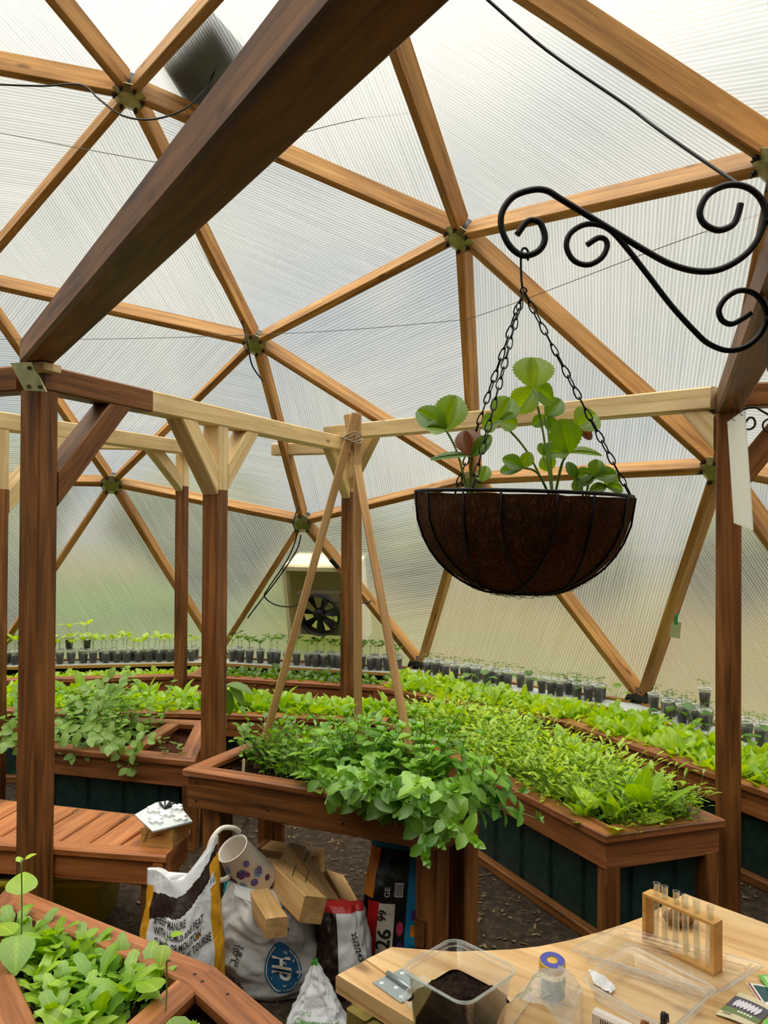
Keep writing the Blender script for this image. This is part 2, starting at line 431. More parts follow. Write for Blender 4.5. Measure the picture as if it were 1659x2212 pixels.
# ------------------------------------------------------------------ floor, knee wall, shelf
M['wallboard'] = plain('dark painted knee wall', col(46, 44, 40), .8, var=.2)
M['shelf'] = plain('white painted shelf', col(196, 200, 196), .45, var=.06)
M['shelfedge'] = plain('ply shelf edge', col(176, 132, 62), .6)
fl = MB(); fl.prism([(DC.x + 3.92 * math.cos(a * math.pi / 20), DC.y + 3.92 * math.sin(a * math.pi / 20)) for a in range(40)], -.12, 0)
tag(fl.build('floor', M['floor']), kind='structure')
ring = ['u1', 't1' , 's1', 'u0', 's0', 't0', 'u4', 's4', 't4', 'u3', 's3', 't3', 'u2', 's2', 't2']
ring = sorted([k for k in W if k[0] in 'stu'], key=lambda k: -math.atan2(W[k].y - DC.y, W[k].x - DC.x))
def inw(p, m):
    d = V((DC.x - p.x, DC.y - p.y, 0)); return p + d.normalized() * m
for i, k in enumerate(ring):
    a, b = W[k], W[ring[(i + 1) % 15]]
    n = V((b.y - a.y, a.x - b.x, 0)).normalized()
    if n.dot(V((DC.x, DC.y, 0)) - a) < 0: n = -n
    mb = MB(); mb.beam(V((a.x, a.y, .20)) - n * .02, V((b.x, b.y, .20)) - n * .02, .05, .42, (0, 0, 1), .002)
    tag(mb.build('wall_%d' % (i + 1), M['wallboard']), kind='structure')
    if seen(a, b, m=100):
        q = [a - n * .0, b - n * .0, inw(b, .20), inw(a, .20)]
        sb = MB(); sb.prism([(p.x, p.y) for p in q], .412, .430)
        o = sb.build('trim_%d' % (i + 1), M['shelf']); tag(o, kind='structure')
        eb = MB(); eb.beam(V((q[2].x, q[2].y, .418)) + n * .004, V((q[3].x, q[3].y, .418)) + n * .004, .008, .022, (0, 0, 1), .001)
        child(eb.build('shelf_edge', M['shelfedge']), o)
SHELF_Z = .430

# ------------------------------------------------------------------ hub plates with bolts
HUBS = {'a0': 'hexagonal steel hub plate at upper left with black cable looped beneath it',
        'b0': 'hexagonal steel hub plate straight above the tripod of garden stakes',
        'c4': 'hexagonal steel hub plate beside the curled tip of the black scroll bracket',
        'q0': 'greenish hexagonal hub plate low at the left between two wooden posts',
        'p0': 'five sided steel hub plate above the fan at the left tripod pole',
        'r4': 'steel hub plate mostly hidden behind the strawberry plants in the hanging basket',
        'q4': 'green tinted hub plate half hidden by the right hand wooden post',
        't0': 'base hub plate on the shelf below the five-sided plate, right of the fan',
        'u4': 'base hub plate on the shelf at right between two rows of seedling cups'}
for k in W:
    if not seen(W[k], m=200) or k == 'T': continue
    nb = [b if a == k else a for (a, b) in edges if k in (a, b)]
    p = W[k]; nr = (DC - p).normalized()
    if k[0] in 'stu': nr = (nr + V((0, 0, .3))).normalized()
    ax = None; dirs = []
    for j in nb:
        d = W[j] - p; d = (d - nr * d.dot(nr)).normalized()
        dirs.append(d)
    e1 = dirs[0]; e2 = nr.cross(e1)
    dirs.sort(key=lambda d: math.atan2(d.dot(e2), d.dot(e1)))
    t = empty('hub_plate', p); R_ = .088
    mb = MB(); c0 = p + nr * .026; n = len(dirs)
    lift = nr * .0
    A = [mb.add(c0 - nr * .022 + d * R_) for d in dirs]; Bv = [mb.add(c0 - nr * .018 + d * R_) for d in dirs]
    Cc = [mb.add(c0 + d * R_ * .55) for d in dirs]
    ctr = mb.add(c0 + nr * .002)
    for j in range(n):
        j2 = (j + 1) % n
        if k[0] in 'stu' and (dirs[j] + dirs[j2]).z < -.5: pass
        mb.face((A[j], A[j2], Bv[j2], Bv[j])); mb.face((Bv[j], Bv[j2], Cc[j2], Cc[j])); mb.face((Cc[j], Cc[j2], ctr))
        mb.face((A[j2], A[j], ctr))
    child(mb.build('plate', M['galv'] if k[0] not in 'stu' else M['darksteel']), t)
    for d in dirs:
        bb = MB(); q = c0 + d * R_ * .72 - nr * .006
        bb.tube([q, q + nr * .010], .010, 6); bb.tube([q + nr * .009, q + nr * .022], .005, 6)
        child(bb.build('bolt', M['darksteel']), t)
    if k in HUBS: tag(t, HUBS[k], 'hub plate')
    else: tag(t, 'steel hub plate of the dome frame at the edge of the photo', 'hub plate', 'hub plates at the photo edge')
    # dark socket standing in for the shaded gap behind the plate
    sb = MB(); sb.tube([p - nr * .002, p - nr * .09], .05, 10)
    child(sb.build('shade_plug', M['darksteel']), t)

# ------------------------------------------------------------------ pergola of squared timbers
AX = V((math.sin(math.radians(21.4)), math.cos(math.radians(21.4)), 0)); BX = V((AX.y, -AX.x, 0))
PZ = 1.955      # underside of the plates
PT = .089
perg = empty('pergola', (-1.2, 2.75, 0))
tag(perg, 'timber pergola of stained posts and bare pine beams inside the dome', 'pergola')
def timber(name, a, b, w=PT, h=PT, up=V((0, 0, 1)), mat='stain', label=None, ea=None, eb=None, ch=.006):
    o = MB().beam(a, b, w, h, up, ch, 0, ea, eb).build(name, M[mat]); child(o, perg)
    if label: o['label'] = label
    return o
def post(x, y, zt, zs, w=PT, z0=0.0):
    """stained post; above zs the timber was left bare"""
    if zs < zt - .01:
        timber('post', (x, y, z0), (x, y, zs), w, w, AX, 'stain')
        timber('post', (x, y, zs), (x, y, zt), w, w, AX, 'pine', 'bare pine top of a stained post')
    else: timber('post', (x, y, z0), (x, y, zt), w, w, AX, 'stain')
LPp = V((-1.195, 2.75, 0)); MPp = V((-.80, 3.77, 0)); CPp = V((-.235, 5.22, 0)); RPp = V((1.325, 3.06, 0)); FLp = V((-1.93, 3.95, 0)); NPp = V((-1.385, 5.45, 0))
post(LPp.x, LPp.y, PZ, PZ)
post(MPp.x, MPp.y, PZ, 1.655)
post(CPp.x, CPp.y, PZ, 1.70, .072)
post(NPp.x, NPp.y, PZ, 1.74, .068)
post(FLp.x, FLp.y, PZ, 1.66)
post(RPp.x, RPp.y, PZ - .02, PZ)
zc = PZ + PT / 2
def up_(p, z): return V((p.x, p.y, z))
pl = lambda t: LPp + AX * t
timber('beam', up_(pl(-.02), zc), up_(pl(.56), zc), mat='stain')
timber('beam', up_(pl(.56), zc), up_(pl(2.82), zc), mat='pine', label='bare pine beam over the middle post')
timber('beam', up_(FLp - AX * .5, zc), up_(FLp + AX * 1.72, zc), mat='pine', label='bare pine beam behind the large left post')
timber('beam', up_(LPp - BX * .06, zc), up_(LPp - BX * 1.3, zc), mat='stain')
timber('beam', up_(NPp, zc) + V((-.75, .02, .03)), up_(NPp, zc) + V((-.06, .0, .02)), .06, .07, mat='pine', label='short bare pine beam at far left')
timber('beam', up_(NPp, zc) + V((.62, .08, .0)), up_(CPp, zc) + V((.12, .05, 0)), .085, .08, mat='pine', label='far bare pine beam')
timber('beam', V((-.36, 5.16, 2.075)), up_(RPp, zc) + V((-.03, .04, 0)), mat='pine', label='long bare pine beam behind the hanging basket')
# the big overhead beam and its plate
OD = V((math.sin(math.radians(-32)), math.cos(math.radians(-32)), 0))
OB0 = V((-1.19, 2.72, 2.088))
timber('beam', OB0 + OD * .03, OB0 - OD * 3.2 , .105, .088, mat='stain', ch=.010, label='large dark stained beam crossing overhead')
timber('block', V((-1.165, 2.70, PZ + .06)), V((-1.165, 2.70, PZ + .085)), .09, .09, AX, 'pine')
mb = MB(); q0 = at(22, 784, 2.66); q1 = at(68, 782, 2.62); q2 = at(100, 846, 2.60); q3 = at(52, 843, 2.64)
nn = (q1 - q0).cross(q3 - q0).normalized() * .004
I = [mb.add(p) for p in (q0, q1, q2, q3)] + [mb.add(p + nn) for p in (q0, q1, q2, q3)]
for f in ((0, 1, 2, 3), (7, 6, 5, 4), (0, 4, 5, 1), (1, 5, 6, 2), (2, 6, 7, 3), (3, 7, 4, 0)): mb.face([I[j] for j in f])
for (fx, fy) in ((.75, .2), (.3, .85), (.8, .85)):
    p = q0.lerp(q1, fx).lerp(q3.lerp(q2, fx), fy); p = p + (V((0, 0, EYE)) - p).normalized() * .003
    mb.tube([p, p + (V((0, 0, EYE)) - p).normalized() * .005], .007, 8)
child(mb.build('bracket_plate', M['galv']), perg)
# overhead beam on the right post, its cross beam and bracing
ROD = -AX
timber('beam', up_(RPp, PZ - .018 + PT / 2) - ROD * .05, up_(RPp, PZ - .018 + PT / 2) + ROD * 2.6 + V((.06, 0, 0)), mat='stain', ch=.008)
timber('beam', up_(RPp, zc) + BX * .05, up_(RPp, zc) + BX * 1.2, mat='stain')
def brace(p, q, mat, w=PT, label=None):
    """diagonal brace cut plumb on the post end and level on the beam end"""
    d = (V(q) - V(p)); h = V((d.x, d.y, 0)).normalized()
    timber('brace', p, q, w, PT, V((0, 0, 1)), mat, label, ea=h, eb=V((0, 0, 1)))
brace(up_(LPp + AX * .045, 1.62), up_(LPp + AX * .37, PZ), 'stain')
brace(up_(MPp - AX * .045, 1.70), up_(MPp - AX * .27, PZ), 'pine', label='bare pine brace')
brace(up_(MPp + AX * .045, 1.72), up_(MPp + AX * .27, PZ), 'pine', label='bare pine brace')
brace(up_(CPp - AX * .04, 1.72), up_(CPp - AX * .27, PZ), 'pine', .06, label='bare pine brace')
brace(up_(CPp + V((.03, -.04, 0)), 1.80), up_(CPp + V((.16, -.18, 0)), 2.05), 'pine', .06, label='bare pine brace')
brace(up_(NPp - AX * .035, 1.76), up_(NPp - AX * .30, PZ), 'pine', .06, label='bare pine brace')
brace(up_(FLp + AX * .045, 1.60), up_(FLp + AX * .42, PZ), 'pine', label='bare pine brace')
rbd = V((-.36 - RPp.x, 5.16 - RPp.y, 0)).normalized()
brace(up_(RPp + rbd * .045, 1.86), up_(RPp + rbd * .13, PZ + .004), 'pine', .06, label='bare pine brace')
brace(up_(RPp + BX * .045, 1.70), up_(RPp + BX * .24, PZ), 'stain')
# near right post (outside the frame) and its brace that shows at the edge
NR = RPp + ROD * 1.72 + BX * .20
timber('brace', NR + V((.040, .06, 1.31)), NR + V((-.140, -.045, 1.955)), .055, .089, V((0, 1, 0)), 'cap', label='reddish brace at the right edge of the photo')
timber('post', up_(NR + V((.12, -.02, 0)), 0), up_(NR + V((.12, -.02, 0)), PZ), mat='stain')
timber('beam', up_(NR + V((.20, .0, 0)), zc), up_(NR - BX * .14, zc), mat='stain')
NE = RPp + ROD * 2.5 + V((.058, 0, 0))
timber('post', up_(NE, 0), up_(NE, PZ - .02), mat='stain')

# ------------------------------------------------------------------ raised beds
def make_metal():
    m, nt = new_mat('dark green ribbed sheet metal')
    p = N(nt, 'ShaderNodeBsdfPrincipled', Roughness=.45, Metallic=0.0)
    p.inputs['Base Color'].default_value = col(14, 44, 40)
    tc = N(nt, 'ShaderNodeTexCoord'); n1 = N(nt, 'ShaderNodeTexNoise', Scale=30, Detail=4); L(nt, tc.outputs['Object'], n1.inputs['Vector'])
    r = ramp(nt, n1.outputs['Fac'], [(.4, col(12, 40, 38)), (.75, col(34, 62, 56))]); L(nt, r.outputs[0], p.inputs['Base Color'])
    out(nt, p.outputs[0]); return m
M['metal'] = make_metal()
RIM = .42
def corr(mb, a, b, z0, z1, pitch=.19):
    """ribbed metal sheet from a to b"""
    a = V(a); b = V(b); d = b - a; ln = d.length; d.normalize(); n = V((d.y, -d.x, 0))
    xs = []; x = 0
    while x < ln:
        for f, h in ((0, 0), (.42, 0), (.47, .012), (.55, .012), (.60, 0)):
            if x + f * pitch < ln: xs.append((x + f * pitch, h))
        x += pitch
    xs.append((ln, 0))
    p0 = None
    for (u, h) in xs:
        q = a + d * u + n * h; i = (mb.add((q.x, q.y, z0)), mb.add((q.x, q.y, z1)))
        if p0: mb.face((p0[0], i[0], i[1], p0[1]))
        p0 = i
def raised_bed(label, poly, open_sides=(), dividers=(), soil='soil', rim=RIM, capw=.085, apron=.10, group=None, noleg=()):
    """poly: corners (x, y), clockwise seen from above = outside on the left of travel reversed; sides in open_sides have no boards"""
    n = len(poly); P2 = [V((p[0], p[1], 0)) for p in poly]; c = sum(P2, V()) / n
    t = empty('raised_bed', (c.x, c.y, 0)); tag(t, label, 'raised bed', group)
    area = sum(P2[i].x * P2[(i + 1) % n].y - P2[(i + 1) % n].x * P2[i].y for i in range(n))
    sg = 1 if area > 0 else -1
    for i in range(n):
        if i in open_sides: continue
        a, b = P2[i], P2[(i + 1) % n]; d = (b - a).normalized(); inn = V((-d.y, d.x, 0)) * sg
        # mitre planes with the neighbours
        def mitre(o, dprev, dnext):
            m = (dprev + dnext)
            return m.normalized() if m.length > .2 else None
        dp = (a - P2[i - 1]).normalized(); dn = (P2[(i + 2) % n] - b).normalized()
        ea = mitre(a, dp, d) if (i - 1) % n not in open_sides else None
        eb = mitre(b, d, dn) if (i + 1) % n not in open_sides else None
        def cut(off):
            m1 = ea if ea is not None else d; m2 = eb if eb is not None else d
            return a + off - d * (off.dot(m1) / d.dot(m1)), b + off - d * (off.dot(m2) / d.dot(m2))
        a1, b1 = cut(inn * (capw / 2))
        mb = MB().beam(up_(a1, rim - .016), up_(b1, rim - .016), capw, .032, (0, 0, 1), .005, 0, ea, eb)
        child(mb.build('rim_board', M['cap']), t)
        a2, b2 = cut(inn * .034)
        mb = MB().beam(up_(a2, rim - .032 - apron / 2), up_(b2, rim - .032 - apron / 2), .036, apron, (0, 0, 1), .004, 0, ea, eb)
        child(mb.build('side_board', M['cap']), t)
        a3, b3 = cut(inn * .055); mb = MB()
        q, r = (a3, b3) if sg < 0 else (b3, a3)
        corr(mb, q + d * (.03 if sg < 0 else -.03), r - d * (.03 if sg < 0 else -.03), .0, rim - .10)
        child(mb.build('metal_panel', M['metal']), t)
        a4, b4 = cut(inn * .034)
        mb = MB().beam(up_(a4, .02), up_(b4, .02), .04, .04, (0, 0, 1), .004, 0, ea, eb); child(mb.build('base_board', M['stain']), t)
        if i not in noleg:
            q = a + inn * .045 + d * .045
            mb = MB().beam(up_(q, 0), up_(q, rim - .12), .06, .06, d, .004); child(mb.build('leg', M['stain']), t)
    for (a, b) in dividers:
        mb = MB().beam((a[0], a[1], rim - .018), (b[0], b[1], rim - .018), .075, .03, (0, 0, 1), .005); child(mb.build('divider_board', M['cap']), t)
        mb = MB().beam((a[0], a[1], rim - .09), (b[0], b[1], rim - .09), .034, .11, (0, 0, 1), .003); child(mb.build('divider_board', M['cap']), t)
    # soil: crumbly sheet a little under the rim
    def inset(i, m=.058):
        dp = (P2[i] - P2[i - 1]).normalized(); dn = (P2[(i + 1) % n] - P2[i]).normalized()
        np_ = V((-dp.y, dp.x, 0)) * sg; nn_ = V((-dn.y, dn.x, 0)) * sg
        mp_, mn_ = (0 if (i - 1) % n in open_sides else m), (0 if i in open_sides else m)
        det = np_.x * nn_.y - np_.y * nn_.x
        if abs(det) < .05: return P2[i] + nn_ * max(mp_, mn_)
        return P2[i] + V(((mp_ * nn_.y - mn_ * np_.y) / det, (np_.x * mn_ - nn_.x * mp_) / det, 0))
    mb = MB(); q = [inset(i) for i in range(n)]
    I = [mb.add((p.x, p.y, rim - .065)) for p in q]; mb.face(I if sg > 0 else I[::-1])
    me = mb.build('soil', M[soil]); 
    bm = bmesh.new(); bm.from_mesh(me.data)
    bmesh.ops.triangulate(bm, faces=bm.faces[:])
    for _ in range(5):
        bmesh.ops.subdivide_edges(bm, edges=[e for e in bm.edges if e.calc_length() > .06], cuts=1, use_grid_fill=True)
    for v in bm.verts:
        v.co.z += .022 * mnoise.noise(v.co * 9) + .012 * mnoise.noise(v.co * 31)
    for f in bm.faces: f.smooth = True
    bm.to_mesh(me.data); bm.free(); child(me, t)
    return t
IC = {k: inw(W[k], .66) for k in ring}
vis = [k for k in ring if k in ('t1', 'u0', 's0', 't0', 'u4', 's4', 't4')]
poly = [(IC[k].x, IC[k].y) for k in vis] + [(inw(W[k], .21).x, inw(W[k], .21).y) for k in vis[::-1]]
nv = len(vis)
raised_bed('outer raised bed running round the dome wall below the shelf of seedling cups', poly, open_sides=tuple(range(nv - 1, 2 * nv)),
           dividers=[((IC[k].x, IC[k].y), (inw(W[k], .21).x, inw(W[k], .21).y)) for k in vis[1:-1]], noleg=range(nv))
RBP = [(.78, 2.79), (1.27, 2.95), (.60, 4.42), (.02, 4.30)]
raised_bed('inner raised bed right of the planter table with feathery greens and ribbed green metal sides', RBP, open_sides=(2,))
MBP = [(.02, 4.36), (-1.0, 4.50), (-2.5, 4.56), (-2.5, 5.05), (-1.15, 5.10), (-.02, 4.85), (.55, 4.55)]
raised_bed('inner raised bed across the middle behind the planter table and middle post', MBP, open_sides=(6,), noleg=range(7))
LBP = [(-.85, 3.62), (-1.8, 3.87), (-1.74, 4.46), (-.93, 4.34)]
raised_bed('inner raised bed at left with pea vines spilling over and bare reddish soil', LBP, dividers=[((-1.22, 3.76), (-1.12, 4.34))], soil='redsoil')
FBP = [(-1.12, 2.40), (-.405, 1.965), (-.06, 1.58), (-.60, 1.39), (-1.10, 2.07)]
raised_bed('near raised bed in the lower left corner full of broad salad leaves', FBP, open_sides=(2,), dividers=[((-.435, 1.955), (-.60, 1.55))], capw=.09)
# ------------------------------------------------------------------ trees and rising ground beyond the panes
def make_treemat(name, c1, c2):
    m, nt = new_mat(name); tc = N(nt, 'ShaderNodeTexCoord')
    n1 = N(nt, 'ShaderNodeTexNoise', Scale=.9, Detail=4); L(nt, tc.outputs['Object'], n1.inputs['Vector'])
    r = ramp(nt, n1.outputs['Fac'], [(.35, c1), (.65, c2)])
    p = N(nt, 'ShaderNodeBsdfPrincipled', Roughness=1.0); p.inputs['Specular IOR Level'].default_value = 0
    L(nt, r.outputs[0], p.inputs['Base Color']); out(nt, p.outputs[0]); return m
M['tree'] = make_treemat('tree leaves', col(84, 92, 58), col(116, 120, 84))
M['hill'] = make_treemat('dry hillside', col(96, 88, 58), col(116, 106, 76))
M['bark'] = plain('bark', col(80, 66, 52), .9)
hb = MB()
hb.grid(lambda u, v: V((-140 + 280 * u, 60 + 90 * v, -.5 + (6.5 * math.sin(math.pi * min(1, v * 1.1)) * (.75 + .45 * math.sin(u * 7 + 1) * .5 + .5 * mnoise.noise(V((u * 9, v * 3, 2))))))), 40, 10)
tag(hb.build('hill', M['hill']), kind='structure')
def tree(x, y, h, w, label, seed):
    t = empty('tree', (x, y, -.12)); tag(t, label, 'tree', 'trees beyond the panes')
    mb = MB(); o = V((seed * 3.1, seed * 1.7, 0))
    def f(u, v):
        a = 2 * math.pi * u; b = math.pi * (v - .5); d = V((math.cos(a) * math.cos(b), math.sin(a) * math.cos(b), math.sin(b)))
        k = 1 + .28 * mnoise.noise(d * 1.8 + o) + .14 * mnoise.noise(d * 4.5 + o)
        return V((x + d.x * w / 2 * k, y + d.y * w / 2 * k, -.12 + h * .58 + d.z * h * .45 * k))
    mb.grid(f, 28, 16, wrap=True); child(mb.build('crown', M['tree']), t)
    tb = MB().tube([(x, y, -.15), (x, y, h * .3)], .12 * w / 3, 8); child(tb.build('trunk', M['bark']), t)
for i, (x, y, h, w) in enumerate([(-9, 17, 4.4, 4.6), (-14.6, 19, 5.4, 5.4), (-4.4, 22, 4.2, 4.6), (-20.5, 16, 5.6, 5), (-.5, 29, 3.8, 5), (4.2, 40, 3.6, 5), (11, 36, 4.2, 7), (-22, 26, 7, 8), (19, 34, 4.2, 7), (-7, 13, 2.4, 3.2)]):
    tree(x, y, h, w, 'blurred green tree outside, seen through the translucent panels', i)

# ------------------------------------------------------------------ planter table on legs
FPZ = .646
FP = [(-.70, 2.79), (.185, 2.405), (.335, 2.60), (-.46, 3.25)]
fpo = empty('planter_table', (0, 2.7, 0)); tag(fpo, 'stained wooden planter table on legs with mint and parsley', 'planter')
P2 = [V((p[0], p[1], 0)) for p in FP]
for i in range(4):
    a, b = P2[i], P2[(i + 1) % 4]; d = (b - a).normalized(); inn = V((-d.y, d.x, 0))
    m1 = ((a - P2[i - 1]).normalized() + d).normalized(); m2 = (d + (P2[(i + 2) % 4] - b).normalized()).normalized()
    def cut2(off): return a + off - d * (off.dot(m1) / d.dot(m1)), b + off - d * (off.dot(m2) / d.dot(m2))
    a1, b1 = cut2(inn * .03)
    child(MB().beam(up_(a1, FPZ - .013), up_(b1, FPZ - .013), .062, .026, (0, 0, 1), .006, 0, m1, m2).build('rim_board', M['cap']), fpo)
    a2, b2 = cut2(inn * .032)
    child(MB().beam(up_(a2, FPZ - .026 - .055), up_(b2, FPZ - .026 - .055), .036, .11, (0, 0, 1), .004, 0, m1, m2).build('side_board', M['stain']), fpo)
    lg = a + (P2[i - 1] - a).normalized() * (.085 if i != 2 else .06) + d * (.085 if i != 2 else .05)
    child(MB().beam(up_(lg, 0), up_(lg, FPZ - .03), .078, .078, d, .005).build('leg', M['stain']), fpo)
for (i, j, z) in ((1, 2, .24), (2, 3, .42), (3, 0, .24)):
    c_ = sum(P2, V()) / 4; a = P2[i].lerp(c_, .2); b = P2[j].lerp(c_, .2)
    child(MB().beam(up_(a, z), up_(b, z), .036, .085, (0, 0, 1), .004).build('stretcher', M['stain']), fpo)
sb = MB(); I = [sb.add((p.x, p.y, FPZ - .045)) for p in [q.lerp(sum(P2, V()) / 4, .07) for q in P2]]; sb.face(I)
so = sb.build('soil', M['soil'])
bm = bmesh.new(); bm.from_mesh(so.data)
for _ in range(5): bmesh.ops.subdivide_edges(bm, edges=bm.edges[:], cuts=1, use_grid_fill=True)
for v in bm.verts: v.co.z += .014 * mnoise.noise(v.co * 12) + .010 * mnoise.noise(v.co * 40)
for f in bm.faces: f.smooth = True
bm.to_mesh(so.data); bm.free(); child(so, fpo)
bb = MB(); bb.prism([(q.x, q.y) for q in [p.lerp(sum(P2, V()) / 4, .08) for p in P2]], FPZ - .135, FPZ - .115); child(bb.build('bottom_board', M['stain']), fpo)

# plant labels stuck in the soil
M['stick'] = plain('wooden plant marker', col(206, 186, 150), .7)
for (px, py, d, ln, lb) in ((524, 1668, 2.80, .075, 'wooden plant marker in dark soil near the left end of the planter table'), (698, 1712, 2.665, .075, 'wooden plant marker in the planter table beside the mint')):
    p = at(px, py, d); p.z = FPZ - .045
    o = MB().beam(p - V((0, 0, .03)), p + V((.004, .002, ln)), .010, .002, (0, 1, 0), .0005).build('plant_marker', M['stick']); tag(o, lb, 'plant marker')

# ------------------------------------------------------------------ tripod of garden stakes
M['stake'] = wood('pale stake', col(176, 132, 84), col(204, 160, 108), col(220, 184, 134), gx=1.5, gy=60, knots=False)
tri = empty('stake_tripod', (0, 2.85, .6)); tag(tri, 'tripod of three pale wooden stakes tied with twine at the top', 'plant support')
tops = [(at(768, 893, 2.78), at(548, 1650, 2.96)), (at(751, 897, 2.84), at(912, 1735, 2.58)), (at(772, 892, 2.80), at(774, 1690, 2.84))]
for a, b in tops:
    b = V((b.x, b.y, FPZ - .10))
    child(MB().beam(b, a, .027, .019, V((.2, -1, 0)), .002).build('stake', M['stake']), tri)
tw = MB(); cc = at(762, 947, 2.80)
for k in range(5):
    tw.tube([cc + V((.032 * math.cos(a * math.pi / 8), .030 * math.sin(a * math.pi / 8), (k - 2) * .006 + .008 * math.sin(a * .8 + k))) for a in range(16)], .0022, 5, closed=True)
M['twine'] = plain('twine', col(176, 156, 136), .9)
child(tw.build('twine', M['twine']), tri)

# ------------------------------------------------------------------ deck bench with box and card
BZ = .37
BEN = [(-1.95, 2.90), (-.735, 2.715), (-.705, 2.945), (-.95, 3.10), (-1.95, 3.36)]
ben = empty('bench', (-1.3, 3.0, 0)); tag(ben, 'low slatted wooden bench behind the large left post', 'bench')
P2 = [V((p[0], p[1], 0)) for p in BEN]
def yfront(x): return 2.90 + (x + 1.95) / (1.215) * (2.715 - 2.90)
def yback(x): return 3.36 + (x + 1.95) / 1.0 * (-.26) if x < -.95 else 3.10 - (x + .95) / .245 * .155
x = -1.93
child(MB().prism([(-1.93, 2.96), (-.80, 2.79), (-.76, 2.93), (-.97, 3.06), (-1.93, 3.30)], BZ - .045, BZ - .025).build('under_board', M['bench']), ben)
while x < -.745:
    w_ = min(.105, -.722 - x); xm = x + w_ / 2
    sk = .055
    child(MB().beam((xm - .01, yfront(xm) + .05, BZ - .012), (min(xm + sk, -.76), yback(min(xm + sk, -.75)) - .01, BZ - .012), w_, .024, (0, 0, 1), .005).build('slat', M['bench']), ben)
    x += .113
for i in (0, 1):
    a, b = P2[i], P2[i + 1]; d = (b - a).normalized(); inn = V((-d.y, d.x, 0))
    child(MB().beam(up_(a + inn * .03 + d * (.0 if i == 0 else .063), BZ - .012 - i * .0015), up_(b + inn * .03, BZ - .012 - i * .0015), .062, .03, (0, 0, 1), .009).build('edge_board', M['bench']), ben)
    child(MB().beam(up_(a + inn * .03, BZ - .068), up_(b + inn * .03, BZ - .068), .036, .085, (0, 0, 1), .004).build('apron', M['bench']), ben)
for i in (2, 3):
    a, b = P2[i], P2[i + 1]; d = (b - a).normalized(); inn = V((-d.y, d.x, 0))
    child(MB().beam(up_(a + inn * .02, BZ - .014), up_(b + inn * .02, BZ - .014), .05, .026, (0, 0, 1), .005).build('back_board', M['stain']), ben)
for (x, y) in ((-.80, 2.78), (-.78, 2.93), (-1.88, 2.97), (-1.88, 3.28)):
    child(MB().beam((x, y, 0), (x, y, BZ - .03), .06, .06, (1, 0, 0), .004).build('leg', M['stain']), ben)

M['boxwood'] = wood('honey coloured box wood', col(196, 142, 72), col(222, 172, 98), col(236, 194, 124), gx=3, gy=40, knots=False, rough=.45)
M['ink'] = plain('dark ink', col(30, 24, 20), .7)
ba = V((-.845, 2.795, BZ)); bd = V((.1165, -.018, 0)); bw = V((.03, .115, 0))
def quadbox(o, ax, ay, z0, z1, ch=0):
    mb = MB(); pts = [o, o + ax, o + ax + ay, o + ay]
    u0 = RND.uniform(0, 30)
    A = [mb.add(V((p.x, p.y, z0))) for p in pts]; B = [mb.add(V((p.x, p.y, z1))) for p in pts]
    lx, ly, lz = ax.length, ay.length, z1 - z0
    mb.face(A[::-1], [(u0, 0), (u0 + ly, 0), (u0 + ly, lx), (u0, lx)]); mb.face(B, [(u0, 0), (u0 + lx, 0), (u0 + lx, ly), (u0, ly)])
    for k in range(4):
        k2 = (k + 1) % 4; l = lx if k % 2 == 0 else ly
        mb.face((A[k], A[k2], B[k2], B[k]), [(u0, 3), (u0 + l, 3), (u0 + l, 3 + lz), (u0, 3 + lz)])
    return mb
bx = empty('wooden_box', ba); tag(bx, 'small honey coloured wooden box on the right end of the bench', 'box')
child(quadbox(ba, bd, bw, BZ, BZ + .040).build('body', M['boxwood']), bx)
child(quadbox(ba + V((0, 0, 0)), bd, bw, BZ + .0415, BZ + .067).build('lid', M['boxwood']), bx)

def text_mesh(s, size, bold=False):
    cu = bpy.data.curves.new('lettering', 'FONT'); cu.body = s; cu.size = size; cu.align_x = 'LEFT'; cu.resolution_u = 3
    if bold: cu.offset = size * .018
    ob = bpy.data.objects.new('lettering', cu); COL.objects.link(ob)
    dg = bpy.context.evaluated_depsgraph_get(); dg.update()
    me = bpy.data.meshes.new_from_object(ob.evaluated_get(dg))
    bpy.data.objects.remove(ob); bpy.data.curves.remove(cu)
    return me
def text_on(name, s, size, fn, mat, parent, bold=False, sx=1.0):
    """lettering whose flat (x, y) is carried onto a surface by fn(x, y) -> world point"""
    me = text_mesh(s, size, bold)
    for v in me.vertices: v.co = fn(v.co.x * sx, v.co.y)
    me.materials.clear(); me.materials.append(mat); me.name = name
    o = bpy.data.objects.new(name, me); COL.objects.link(o); child(o, parent); return o
bdn = bd.normalized(); bfn = V((bdn.y, -bdn.x, 0))
sc_ = MB()
pts = [(.012, .030), (.022, .046), (.030, .058), (.026, .045), (.018, .020), (.012, .012), (.010, .020), (.022, .034), (.036, .032), (.040, .040), (.042, .032), (.047, .039), (.050, .034), (.056, .041), (.066, .044), (.078, .050)]
sc_.tube([ba + bdn * x + bfn * .0007 + V((0, 0, y)) for x, y in pts], .0007, 4)
child(sc_.build('signature', M['ink']), bx)
M['card'] = plain('pale grey card face', col(205, 210, 212), .5, var=.08, vs=14); M['white'] = plain('white card', col(246, 244, 240), .5)
M['blackp'] = plain('black print', col(18, 17, 18), .5)
cd = empty('craft_card', ba + V((.06, .05, .07))); tag(cd, 'white and grey relief craft tile with crosses lying on the wooden box', 'craft tile')
co = at(330, 1792, 2.745); co.z = BZ + .0685
cx_ = (at(292, 1757, 2.86) - at(331, 1793, 2.74)); cx_.z = .012
cy_ = (at(417, 1775, 2.80) - at(331, 1793, 2.74)); cy_.z = .013
cn = cy_.cross(cx_).normalized(); 
if cn.z < 0: cn = -cn
